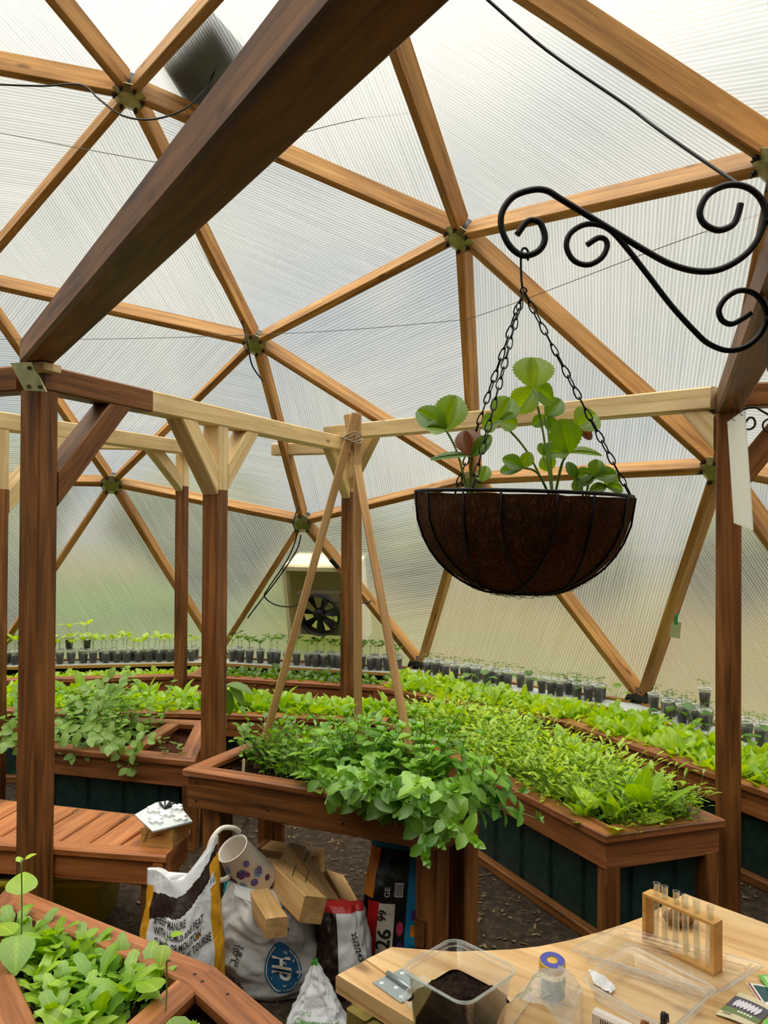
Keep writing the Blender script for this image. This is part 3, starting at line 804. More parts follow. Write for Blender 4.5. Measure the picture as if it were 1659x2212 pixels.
def cp(u, v, h=0): return co + cy_ * u + cx_ * v + cn * h
mb = MB()
A = [mb.add(cp(u, v, 0)) for u, v in ((0, 0), (1, 0), (1.12, .9), (1.0, 1.3), (.7, 1.35), (0, 1))]; B = [mb.add(cp(u, v, .006)) for u, v in ((0, 0), (1, 0), (1.12, .9), (1.0, 1.3), (.7, 1.35), (0, 1))]
n = len(A); mb.face(A[::-1]); mb.face(B)
for k in range(n): mb.face((A[k], A[(k + 1) % n], B[(k + 1) % n], B[k]))
child(mb.build('tile', M['card']), cd)
def cross(u, v, s, a):
    mb = MB(); pr = []
    w = s * .34
    for (x, y) in ((-w, -s), (w, -s), (w, -w), (s, -w), (s, w), (w, w), (w, s), (-w, s), (-w, w), (-s, w), (-s, -w), (-w, -w)):
        pr.append((u + x * math.cos(a) - y * math.sin(a), v + (x * math.sin(a) + y * math.cos(a)) * 1.25))
    A = [mb.add(cp(x, y, .0062)) for x, y in pr]; B = [mb.add(cp(x, y, .015)) for x, y in pr]
    mb.face(B)
    for k in range(12): mb.face((A[k], A[(k + 1) % 12], B[(k + 1) % 12], B[k]))
    child(mb.build('cross', M['white']), cd)
for u, v, s, a in ((.28, .42, .17, .3), (.62, .62, .16, .3), (.82, .26, .17, .3), (.46, .95, .15, .3), (1.0, .78, .14, .3)): cross(u, v, s, a)
mb = MB()
for k in range(4):
    a = .2 + k * .42; c0 = (.72, .86)
    p = [cp(c0[0], c0[1], .016), cp(c0[0] + .32 * math.cos(a), c0[1] + .32 * math.sin(a), .020), cp(c0[0] + .30 * math.cos(a + .16), c0[1] + .30 * math.sin(a + .16), .020)]
    I = [mb.add(q) for q in p] + [mb.add(q - cn * .010) for q in p]
    mb.face(I[:3]); mb.face((I[0], I[3], I[4], I[1])); mb.face((I[1], I[4], I[5], I[2])); mb.face((I[2], I[5], I[3], I[0]))
child(mb.build('black_blades', M['blackp']), cd)

# ------------------------------------------------------------------ yellow tub under the bench
M['yellow'] = plain('yellow plastic', col(206, 186, 30), .45)
tub = empty('storage_tub', (-1.28, 3.02, 0)); tag(tub, 'yellow plastic tub of dark soil on the ground under the bench', 'tub')
def rrect(cx, cy, hx, hy, r, n=5):
    o = []
    for (sx, sy, a0) in ((1, 1, 0), (-1, 1, 90), (-1, -1, 180), (1, -1, 270)):
        for k in range(n + 1):
            a = math.radians(a0 + 90 * k / n); o.append((cx + sx * (hx - r) + r * math.cos(a), cy + sy * (hy - r) + r * math.sin(a)))
    return o
def loft(mb, rings, mi=0, close_bottom=True, close_top=False, xf=None):
    R = []
    for pts, z in rings:
        R.append([mb.add(xf(V((p[0], p[1], z))) if xf else (p[0], p[1], z)) for p in pts])
    n = len(R[0])
    for k in range(len(R) - 1):
        for j in range(n):
            mb.face((R[k][j], R[k][(j + 1) % n], R[k + 1][(j + 1) % n], R[k + 1][j]), [(j / n, k), ((j + 1) / n, k), ((j + 1) / n, k + 1), (j / n, k + 1)], mi, True)
    if close_bottom: mb.face(R[0][::-1], None, mi)
    if close_top: mb.face(R[-1], None, mi)
rr = lambda e: rrect(-1.30, 3.03, .29 + e, .17 + e, .04)
mb = MB(); loft(mb, [(rr(-.03), .004), (rr(-.005), .195), (rr(.012), .197), (rr(.014), .222), (rr(.002), .224), (rr(-.010), .222), (rr(-.012), .19), (rr(-.035), .02)])
child(mb.build('body', M['yellow']), tub)
mb = MB(); loft(mb, [(rr(-.014), .17)], close_bottom=False, close_top=True); child(mb.build('soil', M['soil']), tub)
mb = MB()
for k in range(6): mb.beam((-1.30 + .292, 2.93 + k * .018, .15), (-1.30 + .296, 2.93 + k * .018, .195), .006, .006)
child(mb.build('rib', M['yellow']), tub)
# ------------------------------------------------------------------ scroll bracket, hanging basket
def spline(pts, sub=6):
    P = [V(p) for p in pts]; o = []
    for i in range(len(P) - 1):
        a, b, c, d = P[max(i - 1, 0)], P[i], P[i + 1], P[min(i + 2, len(P) - 1)]
        for k in range(sub):
            t = k / sub
            o.append(.5 * ((2 * b) + (c - a) * t + (2 * a - 5 * b + 4 * c - d) * t * t + (3 * b - a - 3 * c + d) * t ** 3))
    o.append(P[-1]); return o
SA = [(1117, 507), (1140, 478), (1166, 481), (1177, 515), (1163, 542), (1130, 552), (1100, 530), (1083, 490), (1086, 455), (1110, 424), (1150, 410), (1182, 412), (1215, 432), (1310, 490), (1400, 545), (1455, 573), (1510, 586), (1560, 580), (1610, 550), (1640, 510), (1653, 460), (1640, 425), (1610, 403), (1570, 400), (1530, 420), (1512, 455), (1520, 482), (1550, 497), (1580, 488), (1592, 470), (1600, 440)]
SB = [(1268, 529), (1292, 514), (1308, 518), (1311, 535), (1298, 558), (1270, 572), (1240, 563), (1224, 535), (1230, 507), (1255, 488), (1285, 484), (1315, 495), (1345, 525), (1400, 595), (1450, 660), (1500, 715), (1530, 742), (1570, 757), (1610, 750), (1640, 725), (1655, 690), (1648, 655), (1625, 632), (1595, 628), (1567, 645), (1553, 670), (1560, 692), (1580, 700), (1603, 689), (1622, 676)]
BD = 1.48
def bracket(label, off=V((0, 0, 0)), scale=1.0, pivot=None, rot=None, bar=True):
    t = empty('scroll_bracket', at(1655, 580, BD) if pivot is None else pivot)
    tag(t, label, 'bracket')
    def xf(px, py):
        p = at(px, py, BD)
        if pivot is None: return p
        q = p - at(1655, 580, BD); return pivot + rot @ (q * scale)
    child(MB().tube(spline([xf(*p) for p in SA]), .0062 * scale, 8).build('scroll', M['blackiron']), t)
    child(MB().tube(spline([xf(*p) for p in SB]), .0054 * scale, 8).build('scroll', M['blackiron']), t)
    mb = MB().beam(xf(1664, 385), xf(1664, 800), .016 * scale, .006 * scale, V((1, 0, 0)), .001)
    child(mb.build('back_bar', M['blackiron']), t)
    for y in (478, 690):
        child(MB().tube([xf(1652, y), xf(1664, y)], .007 * scale, 8).build('bolt', M['blackiron']), t)
    return t
bracket('large black wrought iron scroll bracket holding up the strawberry basket')
bracket('small black scroll bracket half hidden at the right edge behind the white strip', scale=.62, pivot=at(1800, 935, 2.72), rot=Matrix.Rotation(math.radians(-6), 3, 'Z'))

bc = at(1128, 1069, 1.48); BR_ = .198
BT = Matrix.Rotation(math.radians(1.5), 3, 'Y')      # the basket hangs a little out of level
bas = empty('hanging_basket', bc); tag(bas, 'coconut fibre lined wire hanging basket on chains with strawberry plants', 'hanging basket')
def make_coco():
    m, nt = new_mat('coconut fibre'); tc = N(nt, 'ShaderNodeTexCoord')
    mp = mapping(nt, tc.outputs['Object'], (60, 60, 22)); n1 = N(nt, 'ShaderNodeTexNoise', Scale=1.6, Detail=6, Roughness=.75, Distortion=2.2); L(nt, mp.outputs[0], n1.inputs['Vector'])
    r = ramp(nt, n1.outputs['Fac'], [(.3, col(46, 28, 14)), (.5, col(88, 56, 30)), (.7, col(132, 92, 54))])
    p = N(nt, 'ShaderNodeBsdfPrincipled', Roughness=.95); p.inputs['Specular IOR Level'].default_value = .1; L(nt, r.outputs[0], p.inputs['Base Color'])
    bp = N(nt, 'ShaderNodeBump', Strength=1.0, Distance=.006); L(nt, n1.outputs['Fac'], bp.inputs['Height']); L(nt, bp.outputs[0], p.inputs['Normal'])
    out(nt, p.outputs[0]); return m
M['coco'] = make_coco()
def bprof(t):      # t 0 rim .. 1 bottom -> radius, depth
    a = t * math.pi / 2; return BR_ * math.cos(a) ** .92 if t < 1 else 0, .186 * math.sin(a)
mb = MB(); rings = 22; seg = 64
def fcoco(u, v):
    r, z = bprof(min(v * .999, 1)); a = 2 * math.pi * u
    k = 1 + .02 * mnoise.noise(V((math.cos(a) * 3, math.sin(a) * 3, v * 4))) + .010 * mnoise.noise(V((math.cos(a) * 14, math.sin(a) * 14, v * 14)))
    top = -.010 + .008 * mnoise.noise(V((math.cos(a) * 6, math.sin(a) * 6, 3.3))) if v < .01 else 0
    return bc + BT @ V(((r + .001) * k * math.cos(a), (r + .001) * k * math.sin(a), -z * .985 + top * .35 - .002))
mb.grid(fcoco, seg, rings, wrap=True); ln = mb.build('coco_liner', M['coco']); child(ln, bas)
# loose fibres standing off the liner
fbm = MB(); r2 = random.Random(5)
for k in range(420):
    u = r2.random(); v = r2.random() ** .8 * .95
    p = fcoco(u, v); nrm = (p - (bc + V((0, 0, .02)))).normalized(); tg = nrm.orthogonal().normalized(); tg = Matrix.Rotation(r2.uniform(0, 6.28), 3, nrm) @ tg
    l = r2.uniform(.012, .035); h = r2.uniform(.002, .007)
    fbm.tube([p + nrm * .001, p + tg * l * .35 + nrm * h, p + tg * l * .7 + nrm * h * .9, p + tg * l + nrm * .001], .00035, 3, caps=False)
fo_ = fbm.build('fibre', M['coco']); child(fo_, bas); fo_['kind'] = 'stuff'
mb = MB(); mb.tube([bc + BT @ V((BR_ * math.cos(a * math.pi / 32), BR_ * math.sin(a * math.pi / 32), 0)) for a in range(64)], .0036, 6, closed=True)
child(mb.build('rim_wire', M['blackiron']), bas)
def onb(a, t, e=.004):
    r, z = bprof(t); return bc + BT @ V(((r + e) * math.cos(a), (r + e) * math.sin(a), -z - .002))
for k in range(8):
    a0 = k * math.pi / 4 + .28; w_ = .62
    pts = []
    for j in range(25):
        s_ = j / 24; ph = math.pi * s_
        pts.append(onb(a0 + w_ * -math.cos(ph) * (1 if s_ else 1), .0 + .80 * math.sin(ph) ** .75))
    child(MB().tube(pts, .0021, 5).build('arch_wire', M['blackiron']), bas)
mb = MB(); mb.tube([onb(a * math.pi / 24, .80) for a in range(48)], .0021, 5, closed=True); child(mb.build('ring_wire', M['blackiron']), bas)
mb = MB(); I0 = mb.add(bc + BT @ V((0, 0, -.012))); RS = [mb.add(bc + BT @ V(((BR_ - .016) * math.cos(a * math.pi / 16), (BR_ - .016) * math.sin(a * math.pi / 16), -.022 + .006 * math.sin(a * 2.1)))) for a in range(32)]
for a in range(32): mb.face((RS[a], RS[(a + 1) % 32], I0), None, 0, True)
child(mb.build('soil', M['soil']), bas)
hook_top = at(1131, 549, 1.48); hook_bot = at(1131, 628, 1.48)
hk = MB(); hk.tube(spline([hook_top + V(q) for q in ((.008, 0, -.012), (.009, 0, .002), (.004, 0, .011), (-.003, 0, .008), (-.005, 0, -.01), (-.004, 0, -.045), (-.002, 0, -.062))]), .0022, 6)
child(hk.build('hook', M['blackiron']), bas)
def chain(a, b, label=None):
    mb = MB(); a = V(a); b = V(b); d = b - a; n_ = int(d.length / .0215); d /= n_
    dn = d.normalized(); s0 = dn.orthogonal().normalized(); s1 = dn.cross(s0); L_ = d.length
    for k in range(n_):
        c = a + d * (k + .5); sd = (s0 if k % 2 else s1); sd = Matrix.Rotation(.7 + .3 * math.sin(k * 2.1), 3, dn) @ sd
        pts = []
        for j in range(12):
            t = 2 * math.pi * j / 12; wv = .0052 * (1.0 + .35 * math.cos(t)) if k % 2 else .0046
            pts.append(c + dn * (math.cos(t) * L_ * .62) + sd * (math.sin(t) * wv))
        mb.tube(pts, .0014, 4, closed=True)
    child(mb.build('chain', M['blackiron']), bas)
for ang in (-4, 124, 236):
    a = math.radians(ang); chain(hook_bot, bc + BT @ V((BR_ * math.cos(a), BR_ * math.sin(a), .004)))
mb = MB(); mb.tube([hook_bot + V((.006 * math.cos(a * .785), 0, .006 * math.sin(a * .785))) for a in range(8)], .0018, 5, closed=True); child(mb.build('ring', M['blackiron']), bas)

# ------------------------------------------------------------------ white strip hanging from the beam on the right
M['strip'] = M['panel']
def make_strip():
    m, nt = new_mat('white ribbed plastic offcut')
    d = N(nt, 'ShaderNodeBsdfDiffuse'); d.inputs['Color'].default_value = col(232, 232, 222)
    t = N(nt, 'ShaderNodeBsdfTranslucent'); t.inputs['Color'].default_value = col(236, 238, 228)
    mx = N(nt, 'ShaderNodeMixShader'); mx.inputs[0].default_value = .72; L(nt, d.outputs[0], mx.inputs[1]); L(nt, t.outputs[0], mx.inputs[2])
    tc = N(nt, 'ShaderNodeTexCoord'); wv = N(nt, 'ShaderNodeTexWave', Scale=26); wv.bands_direction = 'Y'; L(nt, tc.outputs['UV'], wv.inputs['Vector'])
    r = ramp(nt, wv.outputs['Fac'], [(0, (.88, .88, .85)), (1, (.97, .97, .94))]); L(nt, r.outputs[0], d.inputs['Color']); L(nt, r.outputs[0], t.inputs['Color'])
    out(nt, mx.outputs[0]); return m
M['strip'] = make_strip()
st = empty('plastic_strip', at(1597, 1010, 2.7)); tag(st, 'white ribbed plastic strip hanging on hooks beside the right post', 'plastic strip')
c4 = [at(1571, 912, 2.86), at(1607, 886, 2.52), at(1625, 1145, 2.52), at(1585, 1130, 2.86)]
mb = MB(); nn = (c4[1] - c4[0]).cross(c4[3] - c4[0]).normalized() * .004
A = [mb.add(p) for p in c4]; B = [mb.add(p + nn) for p in c4]; uv = [(0, 1), (.3, 1), (.3, 0), (0, 0)]
mb.face(A, uv); mb.face(B[::-1], uv[::-1])
for k in range(4): mb.face((A[k], B[k], B[(k + 1) % 4], A[(k + 1) % 4]))
child(mb.build('strip', M['strip']), st)
for f in (.06, .5, .94):
    p = c4[0].lerp(c4[1], f); h = MB()
    h.tube([p + V((0, 0, -.012)) + V((.009 * math.cos(a * .7), 0, .009 * math.sin(a * .7) + .006)) for a in range(9)], .0013, 5, closed=True)
    h.tube([p + V((0, 0, .004)), V((p.x, p.y, PZ - .005))], .0014, 5)
    child(h.build('hook', M['wire']), st)

# ------------------------------------------------------------------ wires and cables
def wire(name, pts, r, mat, label, cat, sub=6):
    o = MB().tube(spline(pts, sub), r, 5).build(name, M[mat]); tag(o, label, cat); return o
wire('support_wire', [at(-20, 283, 3.4), at(160, 318, 3.35), at(345, 352, 3.3)], .0016, 'wire', 'thin steel wire across the two panels at upper left', 'wire')
wire('support_wire', [at(560, 318, 3.4), at(690, 277, 3.42), at(870, 236, 3.45), at(905, 222, 3.47)], .0018, 'wire', 'thin steel wire from the big beam to the strut at upper centre', 'wire')
wire('support_wire', [at(-20, 733, 4.3), at(300, 731, 4.4), at(700, 716, 4.3), at(1010, 690, 4.05)], .0016, 'wire', 'long thin wire running level across the panels at mid height', 'wire')
wire('support_wire', [at(1010, 690, 4.05), at(1130, 648, 3.7), at(1400, 545, 3.1), at(1648, 456, 2.8)], .0016, 'wire', 'thin wire rising to the right behind the scroll bracket', 'wire')
wire('cable', [at(1040, -12, 1.9), at(1180, 108, 1.9), at(1350, 225, 1.85), at(1420, 278, 1.8), at(1560, 375, 1.7), at(1650, 430, 1.6)], .0042, 'cord', 'black cable slanting across the large panel at upper right', 'cable')
wire('cable', [at(-20, 182, 3.5), at(90, 186, 3.5), at(175, 183, 3.48), at(215, 215, 3.44), at(265, 250, 3.42), at(330, 258, 3.40), at(400, 235, 3.40), at(445, 190, 3.42), at(467, 145, 3.5)], .0045, 'cord', 'black cable looping below the upper left hub plate', 'cable')
wire('cable', [at(425, 505, 4.45), at(460, 580, 4.6), at(500, 650, 4.75), at(518, 680, 4.78), at(527, 710, 4.8), at(535, 745, 4.80), at(545, 790, 4.88), at(568, 823, 4.95)], .005, 'cord', 'black cable running along the strut down to the middle hub plate', 'cable')
wire('cable', [at(645, 1090, 5.55), at(634, 1130, 5.5), at(640, 1160, 5.52), at(620, 1210, 5.6), at(580, 1270, 5.65), at(572, 1290, 5.66), at(600, 1308, 5.68), at(640, 1308, 5.66), at(681, 1283, 5.62), at(720, 1300, 5.66), at(790, 1302, 5.66), at(800, 1297, 5.66)], .005, 'cord', 'black cable drooping from the five sided plate to the fan', 'cable')
wire('cable', [at(650, 1155, 5.52), at(640, 1190, 5.58), at(600, 1250, 5.64), at(565, 1295, 5.68), at(535, 1335, 5.74)], .005, 'cord', 'black cable following the strut left of the fan down to the bed', 'cable')

# ------------------------------------------------------------------ fan in the end panel
M['fanblack'] = plain('black fan plastic', col(16, 16, 17), .45); M['fangrey'] = plain('fan mounting plate', col(120, 112, 92), .6, var=.15)
ta, tb_, tc_ = W['p0'], W['t0'], W['s0']
fn = (tb_ - ta).cross(tc_ - ta).normalized()
if fn.dot(DC - ta) < 0: fn = -fn
# centre of the fan: where the sight line meets the panel plane
r_ = ray(690, 1328); o_ = V((0, 0, EYE)); fc = o_ + r_ * ((ta - o_).dot(fn) / r_.dot(fn))
fr = V((0, 0, 1)).cross(fn).normalized(); fu = fn.cross(fr)
if fr.x < 0: fr = -fr; 
fu = fr.cross(-fn).normalized()
if fu.z < 0: fu = -fu
fan = empty('fan', fc); tag(fan, 'black round ventilation fan set in the translucent end panel', 'fan')
mb = MB(); hs = .165
ringo = [(hs, -hs), (hs, hs), (-hs, hs), (-hs, -hs)]
Rn = 40
for zoff in (0,):
    inner = [mb.add(fc + fr * (.150 * math.cos(2 * math.pi * j / Rn)) + fu * (.150 * math.sin(2 * math.pi * j / Rn)) + fn * -.01) for j in range(Rn)]
    def sq(j):
        a = 2 * math.pi * j / Rn; c, s_ = math.cos(a), math.sin(a); k = hs / max(abs(c), abs(s_)); return fc + fr * (c * k) + fu * (s_ * k) + fn * -.01
    outer = [mb.add(sq(j)) for j in range(Rn)]
    outer2 = [mb.add(sq(j) - fn * .07) for j in range(Rn)]
    for j in range(Rn):
        j2 = (j + 1) % Rn; mb.face((inner[j], outer[j], outer[j2], inner[j2])); mb.face((outer[j], outer2[j], outer2[j2], outer[j2]))
child(mb.build('mounting_plate', M['fangrey']), fan)
mat3 = Matrix((fr, fu, fn)).transposed()
child(MB().lathe(fc, [(.150, -.06), (.150, .03), (.158, .032), (.158, -.06)], 40, 0, mat3).build('shroud', M['fanblack']), fan)
child(MB().lathe(fc, [(0, .022), (.042, .020), (.048, .008), (.048, -.03), (0, -.03)], 24, 0, mat3).build('hub', M['fanblack']), fan)
for k in range(7):
    a = 2 * math.pi * k / 7 + .22; mb = MB()
    def fb_(u, v):
        r = .044 + .100 * v; ww = (.34 + .12 * v); aa = a + (u - .5) * ww / (.55 + .45 * v) ; 
        return fc + fr * (r * math.cos(aa)) + fu * (r * math.sin(aa)) + fn * (.014 - .028 * u)
    mb.grid(fb_, 4, 4); 
    def fb2(u, v): return fb_(u, v) - fn * .003
    mb.grid(fb2, 4, 4); child(mb.build('blade', M['fanblack']), fan)
mb = MB()
for (a0, a1) in ((90, 215), (90, -32)):
    p = fc + fr * .158 * math.cos(math.radians(a0)) + fu * (.158 * math.sin(math.radians(a0)) + .028) + fn * .02; q = fc + fr * .155 * math.cos(math.radians(a1)) + fu * .155 * math.sin(math.radians(a1)) + fn * .03
    m_ = (p + q) / 2 + (p + q - fc * 2).normalized() * .0; mb.tube([p, fc + (m_ - fc).normalized() * .157 + fn * .034, q], .003, 5)
child(mb.build('guard_wire', M['fanblack']), fan)
M['hood'] = plain('fan hood outside', col(226, 216, 178), .7, var=.05)
hd = empty('fan_hood', fc); tag(hd, 'pale boxy hood outside the panel around the fan', 'fan hood')
cb = fc - fn * .11 + fu * .03
for (sx, sy, wx, wy) in ((-.27, 0, .03, .62), (.27, 0, .03, .62), (0, .31, .57, .03)):
    mb = MB(); q = cb + fr * sx + fu * sy
    mb.beam(q + fn * .07, q - fn * .30, wx, wy, fu, .003); child(mb.build('side', M['hood']), hd)
mb = MB(); mb.beam(cb - fn * .28 + fu * -.16, cb - fn * .30 + fu * .33, .55, .02, fn, .002); child(mb.build('back', M['hood']), hd)

# dark object lying on the roof outside, seen through a panel
so_ = [at(462, 28, 4.15), at(532, 108, 4.15), at(436, 262, 4.0), at(352, 140, 4.05)]
na = (W['a0'] - DC).normalized()
tri_n = (W['a4'] - W['a0']).cross(W['T'] - W['a0']).normalized(); tri_n = tri_n if tri_n.dot(W['a0'] - DC) > 0 else -tri_n
mb = MB(); o0 = W['a0'] + tri_n * .13; pl4 = []
for (px, py) in ((458, 30), (540, 118), (438, 262), (352, 136)):
    r_ = ray(px, py); pl4.append(o_ + r_ * ((o0 - o_).dot(tri_n) / r_.dot(tri_n)))
A = [mb.add(p) for p in pl4]; B = [mb.add(p + tri_n * .03) for p in pl4]
mb.face(A); mb.face(B[::-1])
for k in range(4): mb.face((A[k], B[k], B[(k + 1) % 4], A[(k + 1) % 4]))
M['solar'] = plain('dark roof plate', col(34, 36, 34), .4)
tag(mb.build('solar_panel', M['solar']), 'dark flat plate outside on the roof, seen through the top left panel', 'solar panel')
# seed packet clipped to a strut, small switch
M['packet'] = plain('pale packet paper', col(214, 216, 206), .5, var=.1, vs=60); M['green'] = plain('green plastic clip', col(22, 150, 80), .4)
pk = empty('seed_packet', at(1459, 1355, 4.2)); tag(pk, 'clear seed packet held by a green clip on the slanting strut at right', 'seed packet')
q4_ = [at(1451, 1343, 4.32), at(1471, 1344, 4.30), at(1468, 1380, 4.38), at(1446, 1375, 4.40)]
mb = MB(); A = [mb.add(p) for p in q4_]; B = [mb.add(p + V((0, -.004, 0))) for p in q4_]; mb.face(A); mb.face(B[::-1])
for k in range(4): mb.face((A[k], B[k], B[(k + 1) % 4], A[(k + 1) % 4]))
child(mb.build('packet', M['packet']), pk)
child(MB().beam(at(1461, 1328, 4.29), at(1460, 1348, 4.31), .014, .02, V((0, -1, 0)), .003).build('clip', M['green']), pk)
sw = MB().beam(at(714, 1208, 5.52), at(730, 1226, 5.54), .03, .03, V((0, -1, 0)), .003).build('control_box', M['fanblack']); tag(sw, 'small black box fixed to the strut above right of the fan', 'control box')
for (px, py, d, lb) in ((376, 1277, 5.45, 'green tape on the slanting strut left of the middle post'), (793, 1303, 5.55, 'green tape on the strut right of the fan')):
    pass
# ------------------------------------------------------------------ leaves
def leafmat(name, c1, c2, tr=.45, gloss=.06, rough=.45):
    m, nt = new_mat(name); tc = N(nt, 'ShaderNodeTexCoord'); oi = N(nt, 'ShaderNodeObjectInfo')
    sx = N(nt, 'ShaderNodeSeparateXYZ'); L(nt, tc.outputs['UV'], sx.inputs[0])
    n1 = N(nt, 'ShaderNodeTexNoise', Scale=24, Detail=3); L(nt, tc.outputs['Object'], n1.inputs['Vector'])
    ad = N(nt, 'ShaderNodeMath', operation='ADD'); L(nt, oi.outputs['Random'], ad.inputs[0]); L(nt, n1.outputs['Fac'], ad.inputs[1])
    hf = N(nt, 'ShaderNodeMath', operation='MULTIPLY'); hf.inputs[1].default_value = .5; L(nt, ad.outputs[0], hf.inputs[0])
    r = ramp(nt, hf.outputs[0], [(.22, c1), (.78, c2)])
    # paler midrib and side veins
    a1 = N(nt, 'ShaderNodeMath', operation='SUBTRACT'); L(nt, sx.outputs['X'], a1.inputs[0]); a1.inputs[1].default_value = .5
    a2 = N(nt, 'ShaderNodeMath', operation='ABSOLUTE'); L(nt, a1.outputs[0], a2.inputs[0])
    mr = ramp(nt, a2.outputs[0], [(.02, (1.3, 1.22, 1.2)), (.09, (1, 1, 1))])
    sv = N(nt, 'ShaderNodeMath', operation='SUBTRACT'); L(nt, sx.outputs['Y'], sv.inputs[0]); L(nt, a2.outputs[0], sv.inputs[1])
    s2 = N(nt, 'ShaderNodeMath', operation='MULTIPLY'); s2.inputs[1].default_value = 40; L(nt, sv.outputs[0], s2.inputs[0])
    s3 = N(nt, 'ShaderNodeMath', operation='SINE'); L(nt, s2.outputs[0], s3.inputs[0])
    vr = ramp(nt, s3.outputs[0], [(.0, (.88, .9, .86)), (.35, (1, 1, 1))])
    m1 = N(nt, 'ShaderNodeMix', data_type='RGBA', blend_type='MULTIPLY'); m1.inputs['Factor'].default_value = 1; L(nt, r.outputs[0], m1.inputs[6]); L(nt, mr.outputs[0], m1.inputs[7])
    m2 = N(nt, 'ShaderNodeMix', data_type='RGBA', blend_type='MULTIPLY'); m2.inputs['Factor'].default_value = 1; L(nt, m1.outputs[2], m2.inputs[6]); L(nt, vr.outputs[0], m2.inputs[7])
    c = m2.outputs[2]
    df = N(nt, 'ShaderNodeBsdfDiffuse'); L(nt, c, df.inputs['Color'])
    hs = N(nt, 'ShaderNodeHueSaturation', Saturation=1.15, Value=1.35); hs.inputs['Hue'].default_value = .485; L(nt, c, hs.inputs['Color'])
    tl = N(nt, 'ShaderNodeBsdfTranslucent'); L(nt, hs.outputs[0], tl.inputs['Color'])
    x1 = N(nt, 'ShaderNodeMixShader'); x1.inputs[0].default_value = tr; L(nt, df.outputs[0], x1.inputs[1]); L(nt, tl.outputs[0], x1.inputs[2])
    gl = N(nt, 'ShaderNodeBsdfGlossy', Roughness=rough); x2 = N(nt, 'ShaderNodeMixShader'); x2.inputs[0].default_value = gloss; L(nt, x1.outputs[0], x2.inputs[1]); L(nt, gl.outputs[0], x2.inputs[2])
    out(nt, x2.outputs[0]); return m
M['lime'] = leafmat('lime leaf for lettuce and backlit seedlings', col(160, 196, 44), col(196, 220, 84))
M['salad'] = leafmat('salad leaf', col(128, 176, 30), col(188, 218, 66))
M['broad'] = leafmat('broad greens leaf', col(142, 186, 34), col(194, 220, 70))
M['dark'] = leafmat('dark seedling leaf', col(72, 116, 34), col(122, 160, 52))
M['mint'] = leafmat('mint leaf', col(90, 146, 36), col(154, 200, 62), tr=.35, gloss=.07)
M['parsley'] = leafmat('parsley leaf', col(92, 142, 34), col(152, 190, 54))
M['fine'] = leafmat('feathery greens', col(140, 184, 30), col(196, 220, 62))
M['pea'] = leafmat('pea leaf', col(100, 148, 48), col(150, 186, 78), tr=.35)
M['near'] = leafmat('salad leaf in the near bed', col(104, 156, 32), col(178, 212, 64))
M['straw'] = leafmat('strawberry leaf', col(92, 138, 14), col(150, 186, 30), tr=.6)
M['tomato'] = leafmat('tomato seedling leaf', col(72, 104, 44), col(128, 158, 70))
M['stem'] = leafmat('green stem', col(116, 156, 64), col(160, 190, 90), tr=.2)
M['redstem'] = leafmat('ruddy leaf', col(110, 64, 34), col(140, 84, 40))

def R3(r, a, b): return r.uniform(a, b)
def hdir(a, e): return V((math.cos(a) * math.cos(e), math.sin(a) * math.cos(e), math.sin(e)))
def rosette(r, n, ln, w, e0, e1, stem=0.0, shape=0, droop=.5, fold=.3, seg=4, curl=0, serr=0):
    """plant of n leaves rising from one crown; materials 0 leaf, 1 stem"""
    mb = MB(); a0 = R3(r, 0, 6.28)
    for k in range(n):
        a = a0 + k * 2.4 + R3(r, -.3, .3); e = e0 + (e1 - e0) * (k / max(1, n - 1)) + R3(r, -.12, .12)
        d = hdir(a, e); s = R3(r, .75, 1.15); p = V((R3(r, -.008, .008), R3(r, -.008, .008), 0))
        if stem:
            q = p + hdir(a, min(1.5, e + .25)) * stem * s; mb.tube([p - V((0, 0, .02)), p.lerp(q, .5) + V((0, 0, .004)), q], .0014, 4, 1, caps=False); p = q
        mb.leaf(p, d, V((0, 0, 1)), ln * s, w * s * R3(r, .85, 1.15), droop * R3(r, .6, 1.4), fold, seg, 0, shape, serr, curl)
    return mb
def sprig(r, n, h, ll, lw, lean=.15, shape=0, pairs=True, droop=.5, tip=True, seg=3, el=.35, grow=1.0):
    """upright leafy stem with leaves in crossed pairs (mint, basil)"""
    mb = MB(); a = R3(r, 0, 6.28); L_ = hdir(a, 0) * lean; pts = []
    for k in range(n + 1):
        t = k / n; pts.append(V((L_.x * t * t * h, L_.y * t * t * h, h * t)))
    mb.tube([pts[0] - V((0, 0, .03))] + pts, .0017, 4, 1, caps=False)
    for k in range(1, n + 1):
        p = pts[k]; b = a + k * math.pi / 2 + R3(r, -.25, .25); t = k / n
        sc = (.65 + .55 * math.sin(math.pi * min(1, t * 1.0) ** .8)) * grow
        if k == n: sc = .55
        e = el + (.5 if k == n else 0) + R3(r, -.25, .2)
        for s_ in (0, math.pi):
            mb.leaf(p, hdir(b + s_, e), V((0, 0, 1)), ll * sc * R3(r, .85, 1.1), lw * sc, droop, .28, seg, 0, shape)
    if tip:
        for j in range(4): mb.leaf(pts[-1] + V((0, 0, .003)), hdir(a + j * 1.57 + .7, .9), V((0, 0, 1)), ll * .38, lw * .38, .3, .3, 3, 0, shape)
    return mb
